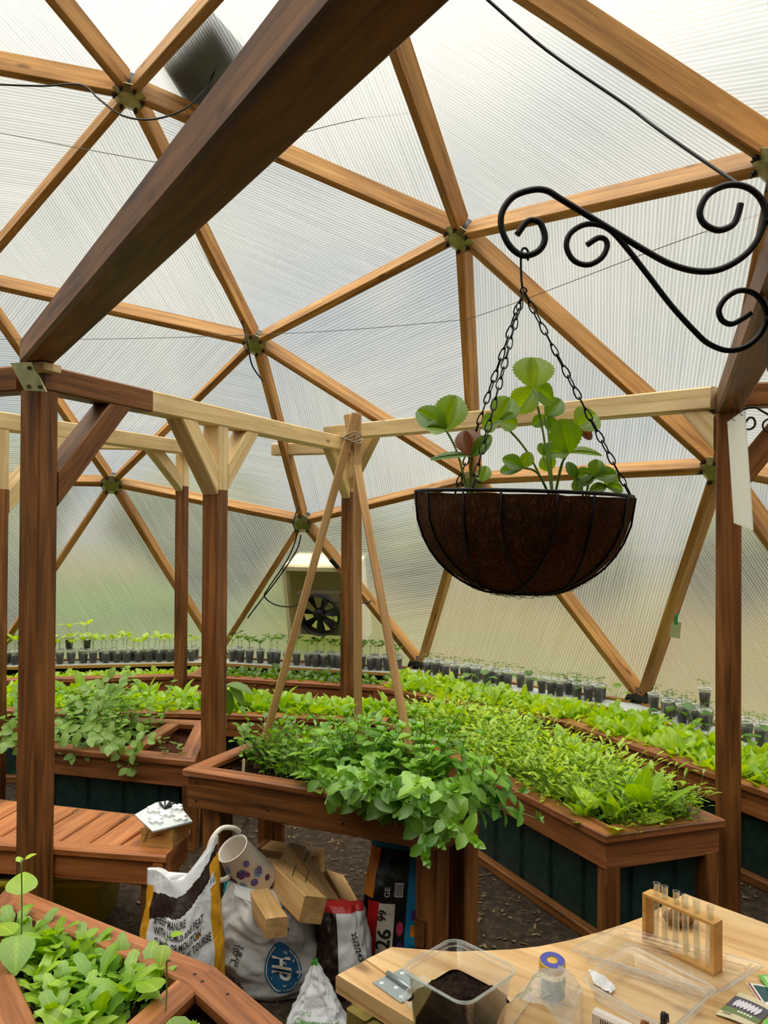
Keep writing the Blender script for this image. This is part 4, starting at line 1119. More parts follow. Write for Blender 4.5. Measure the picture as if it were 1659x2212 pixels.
def tuft(r, n, h, spread, ll, lw):
    """bunch of fine upright stalks with small leaflets (mizuna, cress)"""
    mb = MB()
    for k in range(n):
        a = R3(r, 0, 6.28); e = R3(r, .95, 1.5); hh = h * R3(r, .6, 1.1); d = hdir(a, e)
        p0 = V((R3(r, -spread, spread), R3(r, -spread, spread), 0)); p1 = p0 + d * hh * .6; p2 = p1 + hdir(a, e - .35) * hh * .4
        mb.tube([p0 - V((0, 0, .02)), p1, p2], .0010, 3, 1, caps=False)
        for j in range(4):
            t = .45 + .55 * j / 3; q = p0.lerp(p1, t) if j < 2 else p1.lerp(p2, (j - 1) / 2)
            mb.leaf(q, hdir(a + (1.3 if j % 2 else -1.3) * (j < 3) + R3(r, -.4, .4), R3(r, .1, .9)), V((0, 0, 1)), ll * R3(r, .6, 1.2), lw * R3(r, .7, 1.2), R3(r, .2, .8), .2, 3, 0, 2 if j % 2 else 0)
    return mb
def pea(r, h, n, lean):
    """vine with paired oval leaflets and tendrils"""
    mb = MB(); a = R3(r, 0, 6.28); pts = [V((0, 0, -.02))]; d = hdir(a, 1.25)
    for k in range(n):
        d = (d + V((R3(r, -.3, .3), R3(r, -.3, .3), -.10 * lean * k / n * 2))).normalized(); pts.append(pts[-1] + d * h / n)
    mb.tube(pts, .0019, 4, 1, caps=False)
    for k in range(1, n + 1):
        p = pts[k]; b = R3(r, 0, 6.28)
        for s_ in (0, 2.2): mb.leaf(p, hdir(b + s_, R3(r, -.1, .6)), V((0, 0, 1)), R3(r, .038, .056), R3(r, .028, .040), .5, .2, 4, 0, 0)
        if k % 2:
            q = p + hdir(b + 1.1, .5) * .06; mb.tube([p, p.lerp(q, .5) + V((0, 0, .01)), q], .001, 3, 1, caps=False)
            mb.leaf(q, hdir(b + .6, .3), V((0, 0, 1)), .046, .034, .4, .2, 4); mb.leaf(q, hdir(b + 1.9, .1), V((0, 0, 1)), .042, .030, .4, .2, 4)
            c = [q + hdir(b + 1.1, .4) * .05 * t + V((.008 * math.cos(9 * t), .008 * math.sin(9 * t), 0)) for t in [j / 7 for j in range(8)]]
            mb.tube(c, .0005, 3, 1, caps=False)
    return mb
def seedling(r, n, h, ll, lw, shape=0):
    mb = MB(); top = V((R3(r, -.012, .012), R3(r, -.012, .012), h)); mb.tube([V((0, 0, -.01)), top * .5 + V((R3(r, -.004, .004), 0, 0)), top], .0015, 4, 1, caps=False)
    a = R3(r, 0, 6.28)
    for k in range(n):
        b = a + k * 2 * math.pi / n + R3(r, -.4, .4); q = top * R3(r, .8, 1.0) + hdir(b, .7) * h * .35
        mb.tube([top * .85, q], .0008, 3, 1, caps=False)
        mb.leaf(q, hdir(b, R3(r, .1, .8)), V((0, 0, 1)), ll * R3(r, .7, 1.1), lw * R3(r, .8, 1.1), .5, .2, 4, 0, shape)
    return mb
def tomato(r, h):
    mb = MB(); top = V((R3(r, -.01, .01), R3(r, -.01, .01), h)); mb.tube([V((0, 0, -.01)), top * .5 + V((.002, 0, 0)), top], .0012, 4, 1, caps=False)
    a = R3(r, 0, 6.28)
    for k in range(5):
        b = a + k * 2.4; p = top * R3(r, .6, 1); q = p + hdir(b, .35) * R3(r, .022, .034); mb.tube([p, q], .0006, 3, 1, caps=False)
        for s_ in (-.7, 0, .7): mb.leaf(p.lerp(q, .75), hdir(b + s_, .0), V((0, 0, 1)), R3(r, .014, .024), .008, .9, .2, 3, 0, 1)
    return mb

def kinds(name, maker, n, mats):
    r = random.Random(sum(map(ord, name))); return [maker(r).mesh(name, mats) for _ in range(n)]
def place(name, me, loc, rz, sc, label, cat, group, tilt=(0, 0)):
    o = bpy.data.objects.new(name, me); COL.objects.link(o); o.location = loc; o.rotation_euler = (tilt[0], tilt[1], rz); o.scale = (sc, sc, sc)
    o['label'] = label; o['category'] = cat
    if group: o['group'] = group
    return o
def inside(poly, x, y):
    c = False; n = len(poly)
    for i in range(n):
        (x1, y1), (x2, y2) = poly[i], poly[(i + 1) % n]
        if (y1 > y) != (y2 > y) and x < (x2 - x1) * (y - y1) / (y2 - y1) + x1: c = not c
    return c
def edge_dist(poly, x, y):
    m = 9; p = V((x, y))
    for i in range(len(poly)):
        a, b = V(poly[i]), V(poly[(i + 1) % len(poly)]); t = max(0, min(1, (p - a).dot(b - a) / (b - a).length_squared)); m = min(m, (p - a - (b - a) * t).length)
    return m
def fill(poly, step, margin, seed, jit=.38):
    r = random.Random(seed); o = []; xs = [p[0] for p in poly]; ys = [p[1] for p in poly]
    y = min(ys); row = 0
    while y < max(ys):
        x = min(xs) + (step / 2 if row % 2 else 0)
        while x < max(xs):
            a, b = x + R3(r, -jit, jit) * step, y + R3(r, -jit, jit) * step
            if inside(poly, a, b) and edge_dist(poly, a, b) > margin: o.append((a, b))
            x += step
        y += step * .87; row += 1
    return o
def bed_plants(poly, step, margin, z, meshes, name, label, cat, group, s0, s1, seed, m=60, skip=None, tilt=.18):
    r = random.Random(seed); k = 0
    for (x, y) in fill(poly, step, margin, seed):
        if skip and skip(x, y): continue
        if not seen(V((x, y, z + .05)), m=m): continue
        place(name, r.choice(meshes), (x, y, z), R3(r, 0, 6.28), R3(r, s0, s1), label, cat, group, (R3(r, -tilt, tilt), R3(r, -tilt, tilt))); k += 1
    return k
SZ = RIM - .065
def seg_poly(a, b, lo=.66, hi=.21):
    A, B, C_, D_ = inw(W[a], lo), inw(W[b], lo), inw(W[b], hi), inw(W[a], hi); return [(p.x, p.y) for p in (A, B, C_, D_)]
K = {}
K['lime'] = kinds('lime_lettuce', lambda r: rosette(r, 8, .055, .042, .3, 1.2, 0, 2, .5, .3, 4, .4), 5, [M['lime'], M['stem']])
K['darkround'] = kinds('round_leaf_seedling', lambda r: rosette(r, 5, .042, .036, .2, 1.1, .055, 0, .5, .2), 5, [M['dark'], M['stem']])
K['broad'] = kinds('broad_leaf_green', lambda r: rosette(r, 7, .10, .05, .75, 1.4, .03, 2, .55, .3, 5, .3), 6, [M['broad'], M['stem']])
K['mid'] = kinds('mixed_salad_green', lambda r: rosette(r, 8, .092, .046, .6, 1.4, .035, 2, .7, .3, 5, .2), 6, [M['salad'], M['stem']])
K['fine'] = kinds('feathery_green', lambda r: tuft(r, 11, .21, .034, .040, .018), 6, [M['fine'], M['stem']])
K['leafy'] = kinds('leafy_green', lambda r: rosette(r, 8, .105, .066, .5, 1.3, .10, 1, .6, .2, 5, .3), 5, [M['salad'], M['stem']])
nA = bed_plants(seg_poly('t1', 'u0'), .075, .05, SZ, K['darkround'], 'round_leaf_seedling', 'round leaved seedling in the outer bed at the far left, between the left posts', 'seedling', 'seedlings in the far left of the outer bed', .9, 1.3, 1)
nB = bed_plants(seg_poly('u0', 's0'), .058, .045, SZ, K['lime'], 'lime_lettuce', 'lime green lettuce in the outer bed below the left row of cups', 'lettuce', 'lime lettuce in the outer bed', .8, 1.25, 2)
nC = bed_plants(seg_poly('s0', 't0'), .064, .045, SZ, K['darkround'], 'round_leaf_seedling', 'dark round leaved seedling in the outer bed below the fan', 'seedling', 'dark seedlings below the fan', .8, 1.2, 3)
nD = bed_plants(seg_poly('t0', 'u4'), .066, .045, SZ, K['broad'], 'broad_leaf_green', 'broad leaved green in the outer bed below the basket, left of the slanted divider', 'leafy green', 'broad greens left of the divider', .8, 1.2, 4)
nE = bed_plants(seg_poly('u4', 's4'), .066, .045, SZ, K['broad'], 'broad_leaf_green', 'broad leaved green in the outer bed by the right post, right of the slanted divider', 'leafy green', 'broad greens right of the divider', .8, 1.25, 5)
nF = bed_plants(MBP, .078, .06, SZ, K['mid'] + K['mid'] + K['leafy'][:1], 'mixed_salad_green', 'bright salad green in the middle bed behind the planter table and pea vines', 'salad plant', 'salad greens in the middle bed', .75, 1.15, 6, skip=lambda x, y: x < -2.6)
nG = bed_plants(RBP, .068, .055, SZ, K['fine'], 'feathery_green', 'feathery green with thin stalks in the bed right of the planter table', 'salad plant', 'feathery greens in the right inner bed', .75, 1.25, 7)
r = random.Random(8)
for (x, y) in fill(RBP, .13, .05, 9):
    d = (V((x, y)) - V((1.15, 3.0))).length
    if d < .42 or r.random() < .22:
        place('leafy_green', r.choice(K['leafy'] + K['mid']), (x, y, SZ), R3(r, 0, 6.28), R3(r, .9, 1.35), 'large leaved plant standing among the feathery greens in the right inner bed', 'salad plant', 'large leaved plants among the feathery greens', (R3(r, -.15, .15), R3(r, -.15, .15)))
# taller squash seedlings near the cups
K['squash'] = kinds('squash_seedling', lambda r: seedling(r, 3, .13, .062, .06, 1), 4, [M['dark'], M['stem']])
for (px, py) in ((1010, 1500), (1040, 1508), (1130, 1515), (1240, 1520), (1266, 1528), (1330, 1545), (1440, 1585), (1490, 1605), (1530, 1620), (1620, 1650), (1645, 1655)):
    p = atz(px, py, SZ + .02); place('squash_seedling', r.choice(K['squash']), (p.x, p.y, SZ), R3(r, 0, 6.28), R3(r, .9, 1.25), 'tall squash seedling with flat leaves standing above the outer bed near the cups', 'seedling', 'tall squash seedlings in the outer bed')
# pea vines on the left bed
K['pea'] = kinds('pea_vine', lambda r: pea(r, R3(r, .26, .36), 7, .5), 6, [M['pea'], M['stem']])
K['peatrail'] = kinds('trailing_pea_vine', lambda r: pea(r, R3(r, .34, .44), 8, 1.9), 4, [M['pea'], M['stem']])
LB1 = [(-1.22, 3.74), (-1.8, 3.87), (-1.74, 4.46), (-1.12, 4.36)]
nH = bed_plants(LB1, .085, .05, SZ, K['pea'], 'pea_vine', 'pea vine with oval leaves in the left inner bed behind the large post', 'pea plant', 'pea vines in the left bed', .8, 1.15, 10)
for k, (x, y, rz, sc) in enumerate([(-1.30, 3.80, -1.6, 1.1), (-1.22, 3.80, -1.2, 1.15), (-1.14, 3.84, -.6, 1.0), (-1.42, 3.82, -2.0, 1.1), (-1.62, 3.86, -2.2, 1.1), (-1.72, 3.92, -2.6, 1.2)]):
    o = place('trailing_pea_vine', K['peatrail'][k % 4], (x, y, SZ + .02), rz, sc, 'pea vine trailing over the front board of the left inner bed', 'pea plant', 'trailing pea vines', (.75, 0, ))
    o.rotation_euler = (.85 + .1 * (k % 3), 0, .4 * math.sin(k * 1.7))
for (x, y, sc) in ((-1.03, 3.76, .55), (-.93, 3.74, .45)):
    place('pea_seedling', K['pea'][1], (x, y, SZ), x * 9, sc, 'small yellow green seedling on the bare reddish soil of the left bed', 'seedling', 'seedlings on the bare soil')
# planter table: parsley at left, mint at right
FS = FPZ - .05
def fp(u, v):    # u along the front 0..1, v from front to back 0..1
    a = V(FP[0]).lerp(V(FP[1]), u); b = V(FP[3]).lerp(V(FP[2]), u); return a.lerp(b, v)
K['parsley'] = kinds('parsley', lambda r: tuft(r, 9, .16, .022, .036, .026), 5, [M['parsley'], M['stem']])
K['mint'] = kinds('mint', lambda r: sprig(r, 6, R3(r, .20, .27), .056, .034, R3(r, .1, .5), 0), 8, [M['mint'], M['stem']])
K['mintlow'] = kinds('mint', lambda r: sprig(r, 6, R3(r, .14, .20), .058, .037, .7, 0, el=.2), 6, [M['mint'], M['stem']])
r = random.Random(21); nP = nM = 0
for i in range(15):
    for j in range(7):
        u = (i + R3(r, .1, .9)) / 15; v = .06 + .88 * (j + R3(r, .1, .9)) / 7
        if u > .58 or (u < .09) or v < .30 - .22 * max(0, u - .42) * 4 or (u < .2 and v < .5): continue
        p = fp(u, v); place('parsley', r.choice(K['parsley']), (p.x, p.y, FS), R3(r, 0, 6.28), R3(r, .75, 1.2) * (.8 + .35 * v), 'flat leaved parsley in the left half of the planter table', 'herb', 'parsley in the planter table', (R3(r, -.2, .2), R3(r, -.2, .2))); nP += 1
for i in range(14):
    for j in range(5):
        u = .40 + .62 * (i + R3(r, .1, .9)) / 14; v = .02 + .96 * (j + R3(r, .1, .9)) / 5
        if u > 1 or (u < .52 and r.random() < .45) or (u < .46 and v < .3): continue
        p = fp(u, v); place('mint', r.choice(K['mint']), (p.x, p.y, FS), R3(r, 0, 6.28), R3(r, .85, 1.2), 'upright mint plant in the right half of the planter table', 'herb', 'upright mint in the planter table', (R3(r, -.15, .15), R3(r, -.15, .15))); nM += 1
fd = (V(FP[1]) - V(FP[0])).normalized(); fa = math.atan2(fd.y, fd.x)
for i in range(22):
    u = .63 + .40 * (i + R3(r, .2, .8)) / 22; p = fp(min(u, .99), .06)
    o = place('mint', r.choice(K['mintlow']), (p.x, p.y, FS + .02), 0, R3(r, .9, 1.2), 'mint plant flopping forward over the front board of the planter table', 'herb', 'mint flopping over the front board'); nM += 1
    o.rotation_euler = (R3(r, .35, 1.25), R3(r, -.2, .2), fa + R3(r, -.4, .4))
for i in range(10):
    p = fp(.98, .1 + .85 * i / 10); o = place('mint', r.choice(K['mintlow']), (p.x, p.y, FS + .02), 0, R3(r, .9, 1.15), 'mint plant leaning out over the right end of the planter table', 'herb', 'mint leaning over the right end'); nM += 1
    o.rotation_euler = (R3(r, .5, 1.2), R3(r, -.3, .3), fa + math.pi / 2 + R3(r, -.5, .4))
# near bed at lower left
K['near'] = kinds('salad_green', lambda r: rosette(r, 10, .075, .04, .2, 1.3, .045, (2, 1, 0)[r.randrange(3)], 1.0, .32, 6, .5, .14), 8, [M['near'], M['stem']])
NB = [(-1.10, 2.36), (-.47, 1.96), (-.62, 1.60), (-.66, 1.60), (-1.03, 2.10)]
nN = bed_plants(NB, .060, .055, SZ, K['near'], 'salad_green', 'broad salad green in the near bed at the lower left corner', 'salad plant', 'salad greens in the near bed', .75, 1.2, 31)
NB2 = [(-.42, 1.93), (-.14, 1.62), (-.55, 1.58)]
nN2 = bed_plants(NB2, .11, .07, SZ, kinds('tomato_plant', lambda r: sprig(r, 4, .10, .035, .018, .3, 1), 3, [M['salad'], M['stem']]), 'young_plant', 'young plant with small leaves right of the divider in the near bed', 'seedling', 'young plants right of the divider', .7, 1.1, 33)
def bean(label, px, py, d, h, leaves):
    """single bean seedling: stem with large heart leaves given as (t, azimuth, elevation, length)"""
    p = at(px, py, d); p.z = SZ; t = empty('bean_seedling', p); tag(t, label, 'seedling')
    top = p + V((.01, .0, h)); pts = [p - V((0, 0, .02)), p.lerp(top, .4) + V((.008, 0, 0)), top]
    child(MB().tube(spline(pts), .0019, 5).build('stem', M['stem']), t)
    for (f, a, e, l) in leaves:
        q = p.lerp(top, f); q2 = q + hdir(a, .6) * l * .4; mb = MB(); mb.tube([q, q2], .0012, 4, 1, caps=False)
        mb.leaf(q2, hdir(a, e), V((0, 0, 1)), l, l * .92, .5, .15, 7, 0, 1, 0, .2); child(mb.build('leaf', [M['salad'], M['stem']]), t)
bean('bean seedling with a tall thin shoot in front of the large left post', 36, 2040, 2.02, .30, [(.98, .4, .5, .028), (.96, 2.4, .6, .02), (.60, 1.9, .5, .085), (.34, -1.2, -.5, .095), (.30, 2.6, .3, .07)])
bean('bean seedling with a pointed shoot standing before the near bed divider', 348, 2175, 1.79, .225, [(.99, .3, .2, .03), (.92, -1.6, -.7, .045), (.36, 2.4, .1, .075), (.16, -.7, -.5, .085)])

# strawberry plants in the basket
def sleaf(mb, base, d, up, ln, w, droop=.25, mi=0, fold=.18):
    """one toothed strawberry leaflet"""
    d = V(d).normalized(); sd = d.cross(V(up)).normalized(); nn = sd.cross(d); n = 22; c = []
    def pt(t, s):
        x = math.sin(math.pi * (t * .9 + .06) ** 1.15) ** .75 if t < 1 else 0
        return base + d * (ln * t) - nn * (droop * ln * t * t) + sd * (s * w / 2 * x) + nn * (fold * abs(s) * w / 2 * x)
    mid = [mb.add(pt(k / n, 0)) for k in range(n + 1)]
    for s in (-1, 1):
        edge = [mb.add(pt(k / n, s * (1.07 if k % 2 else .95))) for k in range(n + 1)]; half = [mb.add(pt(k / n, s * .5)) for k in range(n + 1)]
        for k in range(n):
            t0, t1 = k / n, (k + 1) / n; e = .5 + s * .25; f = .5 + s * .5
            mb.face((mid[k], half[k], half[k + 1], mid[k + 1]), [(.5, t0), (e, t0), (e, t1), (.5, t1)], mi, True)
            mb.face((half[k], edge[k], edge[k + 1], half[k + 1]), [(e, t0), (f, t0), (f, t1), (e, t1)], mi, True)
def strawberry(label, root, stalks):
    """stalks: (tip point, [(direction, up, length, width, mat)])"""
    t = empty('strawberry_plant', root); tag(t, label, 'strawberry plant')
    for (tip, lv) in stalks:
        m_ = root.lerp(tip, .5) + V((0, 0, .012)); child(MB().tube(spline([root - V((0, 0, .02)), m_, tip]), .0021, 5).build('stalk', M['stem']), t)
        for (d, up, l, w, mt) in lv:
            mb = MB(); sleaf(mb, tip, V(d), V(up), l, w); child(mb.build('leaflet', M[mt]), t)
B_ = lambda px, py, d=1.48: at(px, py, d)
F_ = V((0, -1, .25))
strawberry('tall strawberry plant with a round leaf standing highest in the basket', B_(1195, 1065), [
    (B_(1152, 838), [((.02, .1, 1), (0, -1, 0), .064, .078, 'straw'), ((-.55, -.2, -.75), (0, -1, .4), .055, .055, 'straw'), ((.75, .1, -.35), (.2, -1, .4), .048, .05, 'straw')]),
    (B_(1078, 908, 1.46), [((.45, .1, .9), (0, -1, .2), .052, .056, 'straw'), ((-.8, .2, -.2), (0, -1, .3), .034, .04, 'straw'), ((.8, -.2, -.15), (0, -1, .3), .034, .04, 'straw')]),
    (B_(1228, 978, 1.45), [((-.25, -.3, 1), (0, -1, .2), .062, .062, 'straw'), ((.95, .1, .15), (0, -.6, 1), .066, .036, 'straw'), ((-.7, -.2, .1), (0, -1, .4), .03, .03, 'straw')]),
    (B_(1245, 925, 1.53), [((.6, .1, .5), (0, -1, .3), .055, .06, 'straw'), ((.9, .2, -.3), (0, -1, .4), .042, .03, 'redstem')]),
    (B_(1130, 1010, 1.44), [((-.8, -.2, .45), (0, -1, .5), .04, .032, 'straw'), ((-.9, .1, -.05), (0, -1, .5), .042, .026, 'straw'), ((.3, -.2, .7), (0, -1, .2), .03, .026, 'straw')]),
    (B_(1175, 985, 1.50), [((.7, 0, .5), (0, -1, .4), .034, .036, 'straw'), ((-.2, 0, .9), (0, -1, .3), .026, .02, 'straw'), ((.3, -.3, -.8), (0, -1, 0), .03, .034, 'straw')]),
    (B_(1180, 900, 1.52), [((.6, .1, .7), (0, -1, .2), .05, .04, 'dark'), ((.4, 0, -.6), (0, -1, 0), .03, .026, 'dark'), ((-.5, 0, -.3), (0, -1, .3), .03, .026, 'dark')])])
strawberry('strawberry plant at the left of the basket with a split pair of leaves', B_(1015, 1062), [
    (B_(963, 928), [((-.75, .1, .62), (0, -1, .2), .068, .05, 'straw'), ((.28, .0, 1), (0, -1, .2), .070, .062, 'straw'), ((-.9, -.2, .2), (0, -1, .6), .036, .036, 'straw')]),
    (B_(1020, 985, 1.45), [((-.2, .1, .9), (0, -1, .3), .052, .052, 'redstem'), ((-1, -.1, .1), (0, -.7, 1), .075, .024, 'dark'), ((.5, -.2, .6), (0, -1, .2), .05, .028, 'dark')]),
    (B_(1040, 1040, 1.42), [((.3, 0, .9), (0, -1, .2), .03, .026, 'pea')])])
strawberry('small clover like cluster of leaves at the right of the basket', B_(1262, 1070), [
    (B_(1245, 1035), [((-.4, 0, .9), (0, -1, .2), .036, .022, 'dark'), ((.6, 0, .4), (0, -1, .4), .034, .030, 'dark'), ((0, -.4, -.7), (0, -1, 0), .028, .022, 'dark')]),
    (B_(1285, 1030), [((.2, 0, 1), (0, -1, .2), .034, .034, 'dark'), ((.9, -.1, .2), (0, -1, .4), .042, .034, 'dark'), ((-.8, 0, -.2), (0, -1, .4), .034, .028, 'dark')]),
    (B_(1310, 1050), [((.4, 0, .8), (0, -1, .3), .036, .034, 'straw'), ((.9, 0, -.1), (0, -1, .5), .034, .026, 'straw'), ((-.5, -.2, -.1), (0, -1, .4), .034, .022, 'straw')])])
print('PLANTS', nA, nB, nC, nD, nE, nF, nG, nH, nP, nM, nN, nN2)
# ------------------------------------------------------------------ cups of seedlings on the shelf
def clearmat(name, c, base=.1, fres=1.45, rough=.08, white=.08):
    m, nt = new_mat(name); tr = N(nt, 'ShaderNodeBsdfTransparent'); tr.inputs['Color'].default_value = c
    gl = N(nt, 'ShaderNodeBsdfGlossy', Roughness=rough); gl.inputs['Color'].default_value = (1, 1, 1, 1)
    df = N(nt, 'ShaderNodeBsdfDiffuse'); df.inputs['Color'].default_value = (.9, .9, .9, 1)
    lw = N(nt, 'ShaderNodeLayerWeight', Blend=.5); fr_ = ramp(nt, lw.outputs['Facing'], [(.0, ((fres - 1) * .10,) * 3), (.55, ((fres - 1) * .16,) * 3), (1, (min(.8, (fres - 1) * 1.5),) * 3)]); x1 = N(nt, 'ShaderNodeMixShader'); L(nt, fr_.outputs[0], x1.inputs[0]); L(nt, tr.outputs[0], x1.inputs[1]); L(nt, gl.outputs[0], x1.inputs[2])
    x2 = N(nt, 'ShaderNodeMixShader'); x2.inputs[0].default_value = white; L(nt, x1.outputs[0], x2.inputs[1]); L(nt, df.outputs[0], x2.inputs[2])
    out(nt, x2.outputs[0]); return m
M['clear'] = clearmat('clear plastic', (.96, .97, .96, 1), white=.05)
M['cupclear'] = clearmat('thin clear cup', (.90, .91, .90, 1), white=.025, fres=1.25)
M['cuprim'] = plain('near white painted for caught light', col(236, 238, 236), .3)  # opaque near-white; the light caught by the clear rim is in its colour
def cup_kind(nm, plant, mats, r, full):
    body = MB().lathe((0, 0, 0), [(0, .001), (.0225, .001), (.0235, .004), (.0325, .098), (.0318, .098), (.0228, .005), (0, .004)], 18).mesh('cup_body', M['cupclear'])
    rim = MB().lathe((0, 0, 0), [(.0322, .091), (.0332, .091), (.0346, .0985), (.0346, .1), (.0318, .1), (.0316, .092)], 18).mesh('rim', M['cuprim'])
    so = MB(); so.lathe((0, 0, 0), [(0, .0045), (.0224, .0055), (.0228 + .009 * full * .95, .005 + .090 * full), (.012, .006 + .092 * full), (0, .004 + .090 * full)], 14)
    soil = so.mesh('soil', M['cupsoil']); pl = plant(r).mesh('seedling', mats); return (body, rim, soil, pl, full)
CK = {}
M['cupsoil'] = plain('moist dark soil', col(34, 26, 22), .8, var=.3, vs=90)
rc = random.Random(77)
CK['leafy'] = [cup_kind('leafy', lambda r: seedling(r, 4, R3(r, .08, .13), .062, .042), [M['lime'], M['stem']], rc, R3(rc, .62, .8)) for _ in range(5)]  # same brassica as the dark leaf cups; lime colour paints in the backlight
CK['darkleaf'] = [cup_kind('darkleaf', lambda r: seedling(r, 5, R3(r, .07, .12), .048, .038), [M['dark'], M['stem']], rc, R3(rc, .7, .85)) for _ in range(5)]
CK['tomato'] = [cup_kind('tomato', lambda r: tomato(r, R3(r, .05, .08)), [M['tomato'], M['stem']], rc, R3(rc, .72, .9)) for _ in range(5)]
def cup(kind, p, rz, sc, label, group):
    b, rm, so, pl, full = rc.choice(CK[kind]); t = empty('seedling_cup', p, rz); t.scale = (sc,) * 3; tag(t, label, 'cup', group)
    for nm, me in (('body', b), ('rim', rm), ('soil', so), ('seedling', pl)):
        o = bpy.data.objects.new(nm, me); COL.objects.link(o); o.parent = t
        if nm == 'seedling': o.location = (0, 0, .090 * full)
    return t
def cup_row(a, b, ts, kind, label, group, offs=(.055, .125), jit=.012):
    A, B = W[a], W[b]
    for k, (t, row) in enumerate(ts):
        p = A.lerp(B, t); p = inw(p, offs[row] + R3(rc, -jit, jit)); p.z = SHELF_Z
        cup(kind, p, R3(rc, 0, 6.28), R3(rc, .97, 1.05), label, group)
def run(t0, t1, n, row, j=.004): return [(t0 + (t1 - t0) * k / (n - 1) + R3(rc, -j, j), row) for k in range(n)]
cup_row('t1', 'u0', run(.62, .95, 7, 0) + run(.64, .96, 6, 1), 'leafy', 'clear cup of dark soil with leafy seedling at the far left end of the shelf', 'cups at the far left of the shelf', jit=.006)
cup_row('u0', 's0', run(.06, .90, 19, 0) + run(.05, .90, 18, 1), 'leafy', 'clear cup of dark soil with leafy seedling in the crowded left row on the shelf', 'cups in the crowded left row', jit=.006)
for t in (.26, .335, .415):
    p = inw(W['u0'].lerp(W['s0'], t), .09); p.z = SHELF_Z + .102; cup('leafy', p, t * 20, 1.0, 'seedling cup stacked on top of the crowded left row of cups', 'cups stacked on the left row')
cup_row('s0', 't0', run(.10, .30, 5, 1) + run(.12, .29, 4, 0) + run(.34, .44, 3, 1), 'darkleaf', 'clear cup with dark leaved seedling on the shelf left of the fan', 'cups left of the fan')
cup_row('s0', 't0', run(.50, .66, 5, 1) + run(.53, .66, 3, 0), 'darkleaf', 'clear cup with dark leaved seedling on the shelf straight below the fan', 'cups below the fan')
cup_row('s0', 't0', run(.72, .93, 6, 1) + run(.75, .92, 4, 0), 'darkleaf', 'clear cup with dark leaved seedling between the far post and the base plate', 'cups between the far post and the base plate')
cup_row('t0', 'u4', run(.09, .50, 9, 1, .012) + run(.07, .54, 8, 0, .012), 'tomato', 'clear cup with tomato seedling in the row below the hanging basket', 'tomato cups below the basket')
cup_row('t0', 'u4', [(.60, 1), (.655, 1), (.70, 1), (.735, 1), (.74, 0), (.775, 0), (.81, 1), (.83, 0), (.855, 1), (.875, 0), (.895, 1), (.865, .0 and 1 or 0)][:11], 'tomato', 'clear cup with tomato seedling standing loosely left of the right base plate', 'tomato cups left of the right base plate')
cup_row('u4', 's4', [(.10, 0), (.155, 0), (.185, 0), (.20, 1), (.235, 0), (.265, 1), (.285, 0), (.31, 1), (.335, 0), (.36, 1)], 'tomato', 'clear cup with dark drooping tomato seedling between the right base plate and the right post', 'tomato cups by the right post', jit=.008)
cup_row('u4', 's4', [(.42, 0), (.455, 1), (.485, 0), (.51, 1), (.54, 0), (.57, 1)], 'tomato', 'clear cup with tomato seedling on the shelf right of the right post', 'tomato cups right of the right post', jit=.008)
p = inw(W['u4'].lerp(W['s4'], .33), .07); p.z = SHELF_Z + .103; cup('tomato', p, 0, 1.0, 'seedling cup stacked highest of the cups next to the right post', None)

# ------------------------------------------------------------------ bags under the planter table
def bagmat(name, c, rough=.38, spec=.5):
    m, nt = new_mat(name); tc = N(nt, 'ShaderNodeTexCoord'); n1 = N(nt, 'ShaderNodeTexNoise', Scale=22, Detail=5, Distortion=1.5); L(nt, tc.outputs['Object'], n1.inputs['Vector'])
    p = N(nt, 'ShaderNodeBsdfPrincipled', Roughness=rough); p.inputs['Base Color'].default_value = c; p.inputs['Specular IOR Level'].default_value = spec
    bp = N(nt, 'ShaderNodeBump', Strength=.6, Distance=.006); L(nt, n1.outputs['Fac'], bp.inputs['Height']); L(nt, bp.outputs[0], p.inputs['Normal']); out(nt, p.outputs[0]); return m
BM = {k: bagmat('bag film ' + k, col(*c)) for k, c in dict(white=(214, 214, 218), grey=(186, 184, 182), brown=(44, 30, 24), yellow=(206, 148, 28), black=(16, 16, 18), red=(186, 26, 28), blue=(18, 132, 186), orange=(224, 132, 26), pale=(222, 216, 204), purple=(84, 40, 120), pink=(196, 60, 92), green=(84, 150, 60), deepblue=(26, 84, 128)).items()}
def spow(x, p): return math.copysign(abs(x) ** p, x)
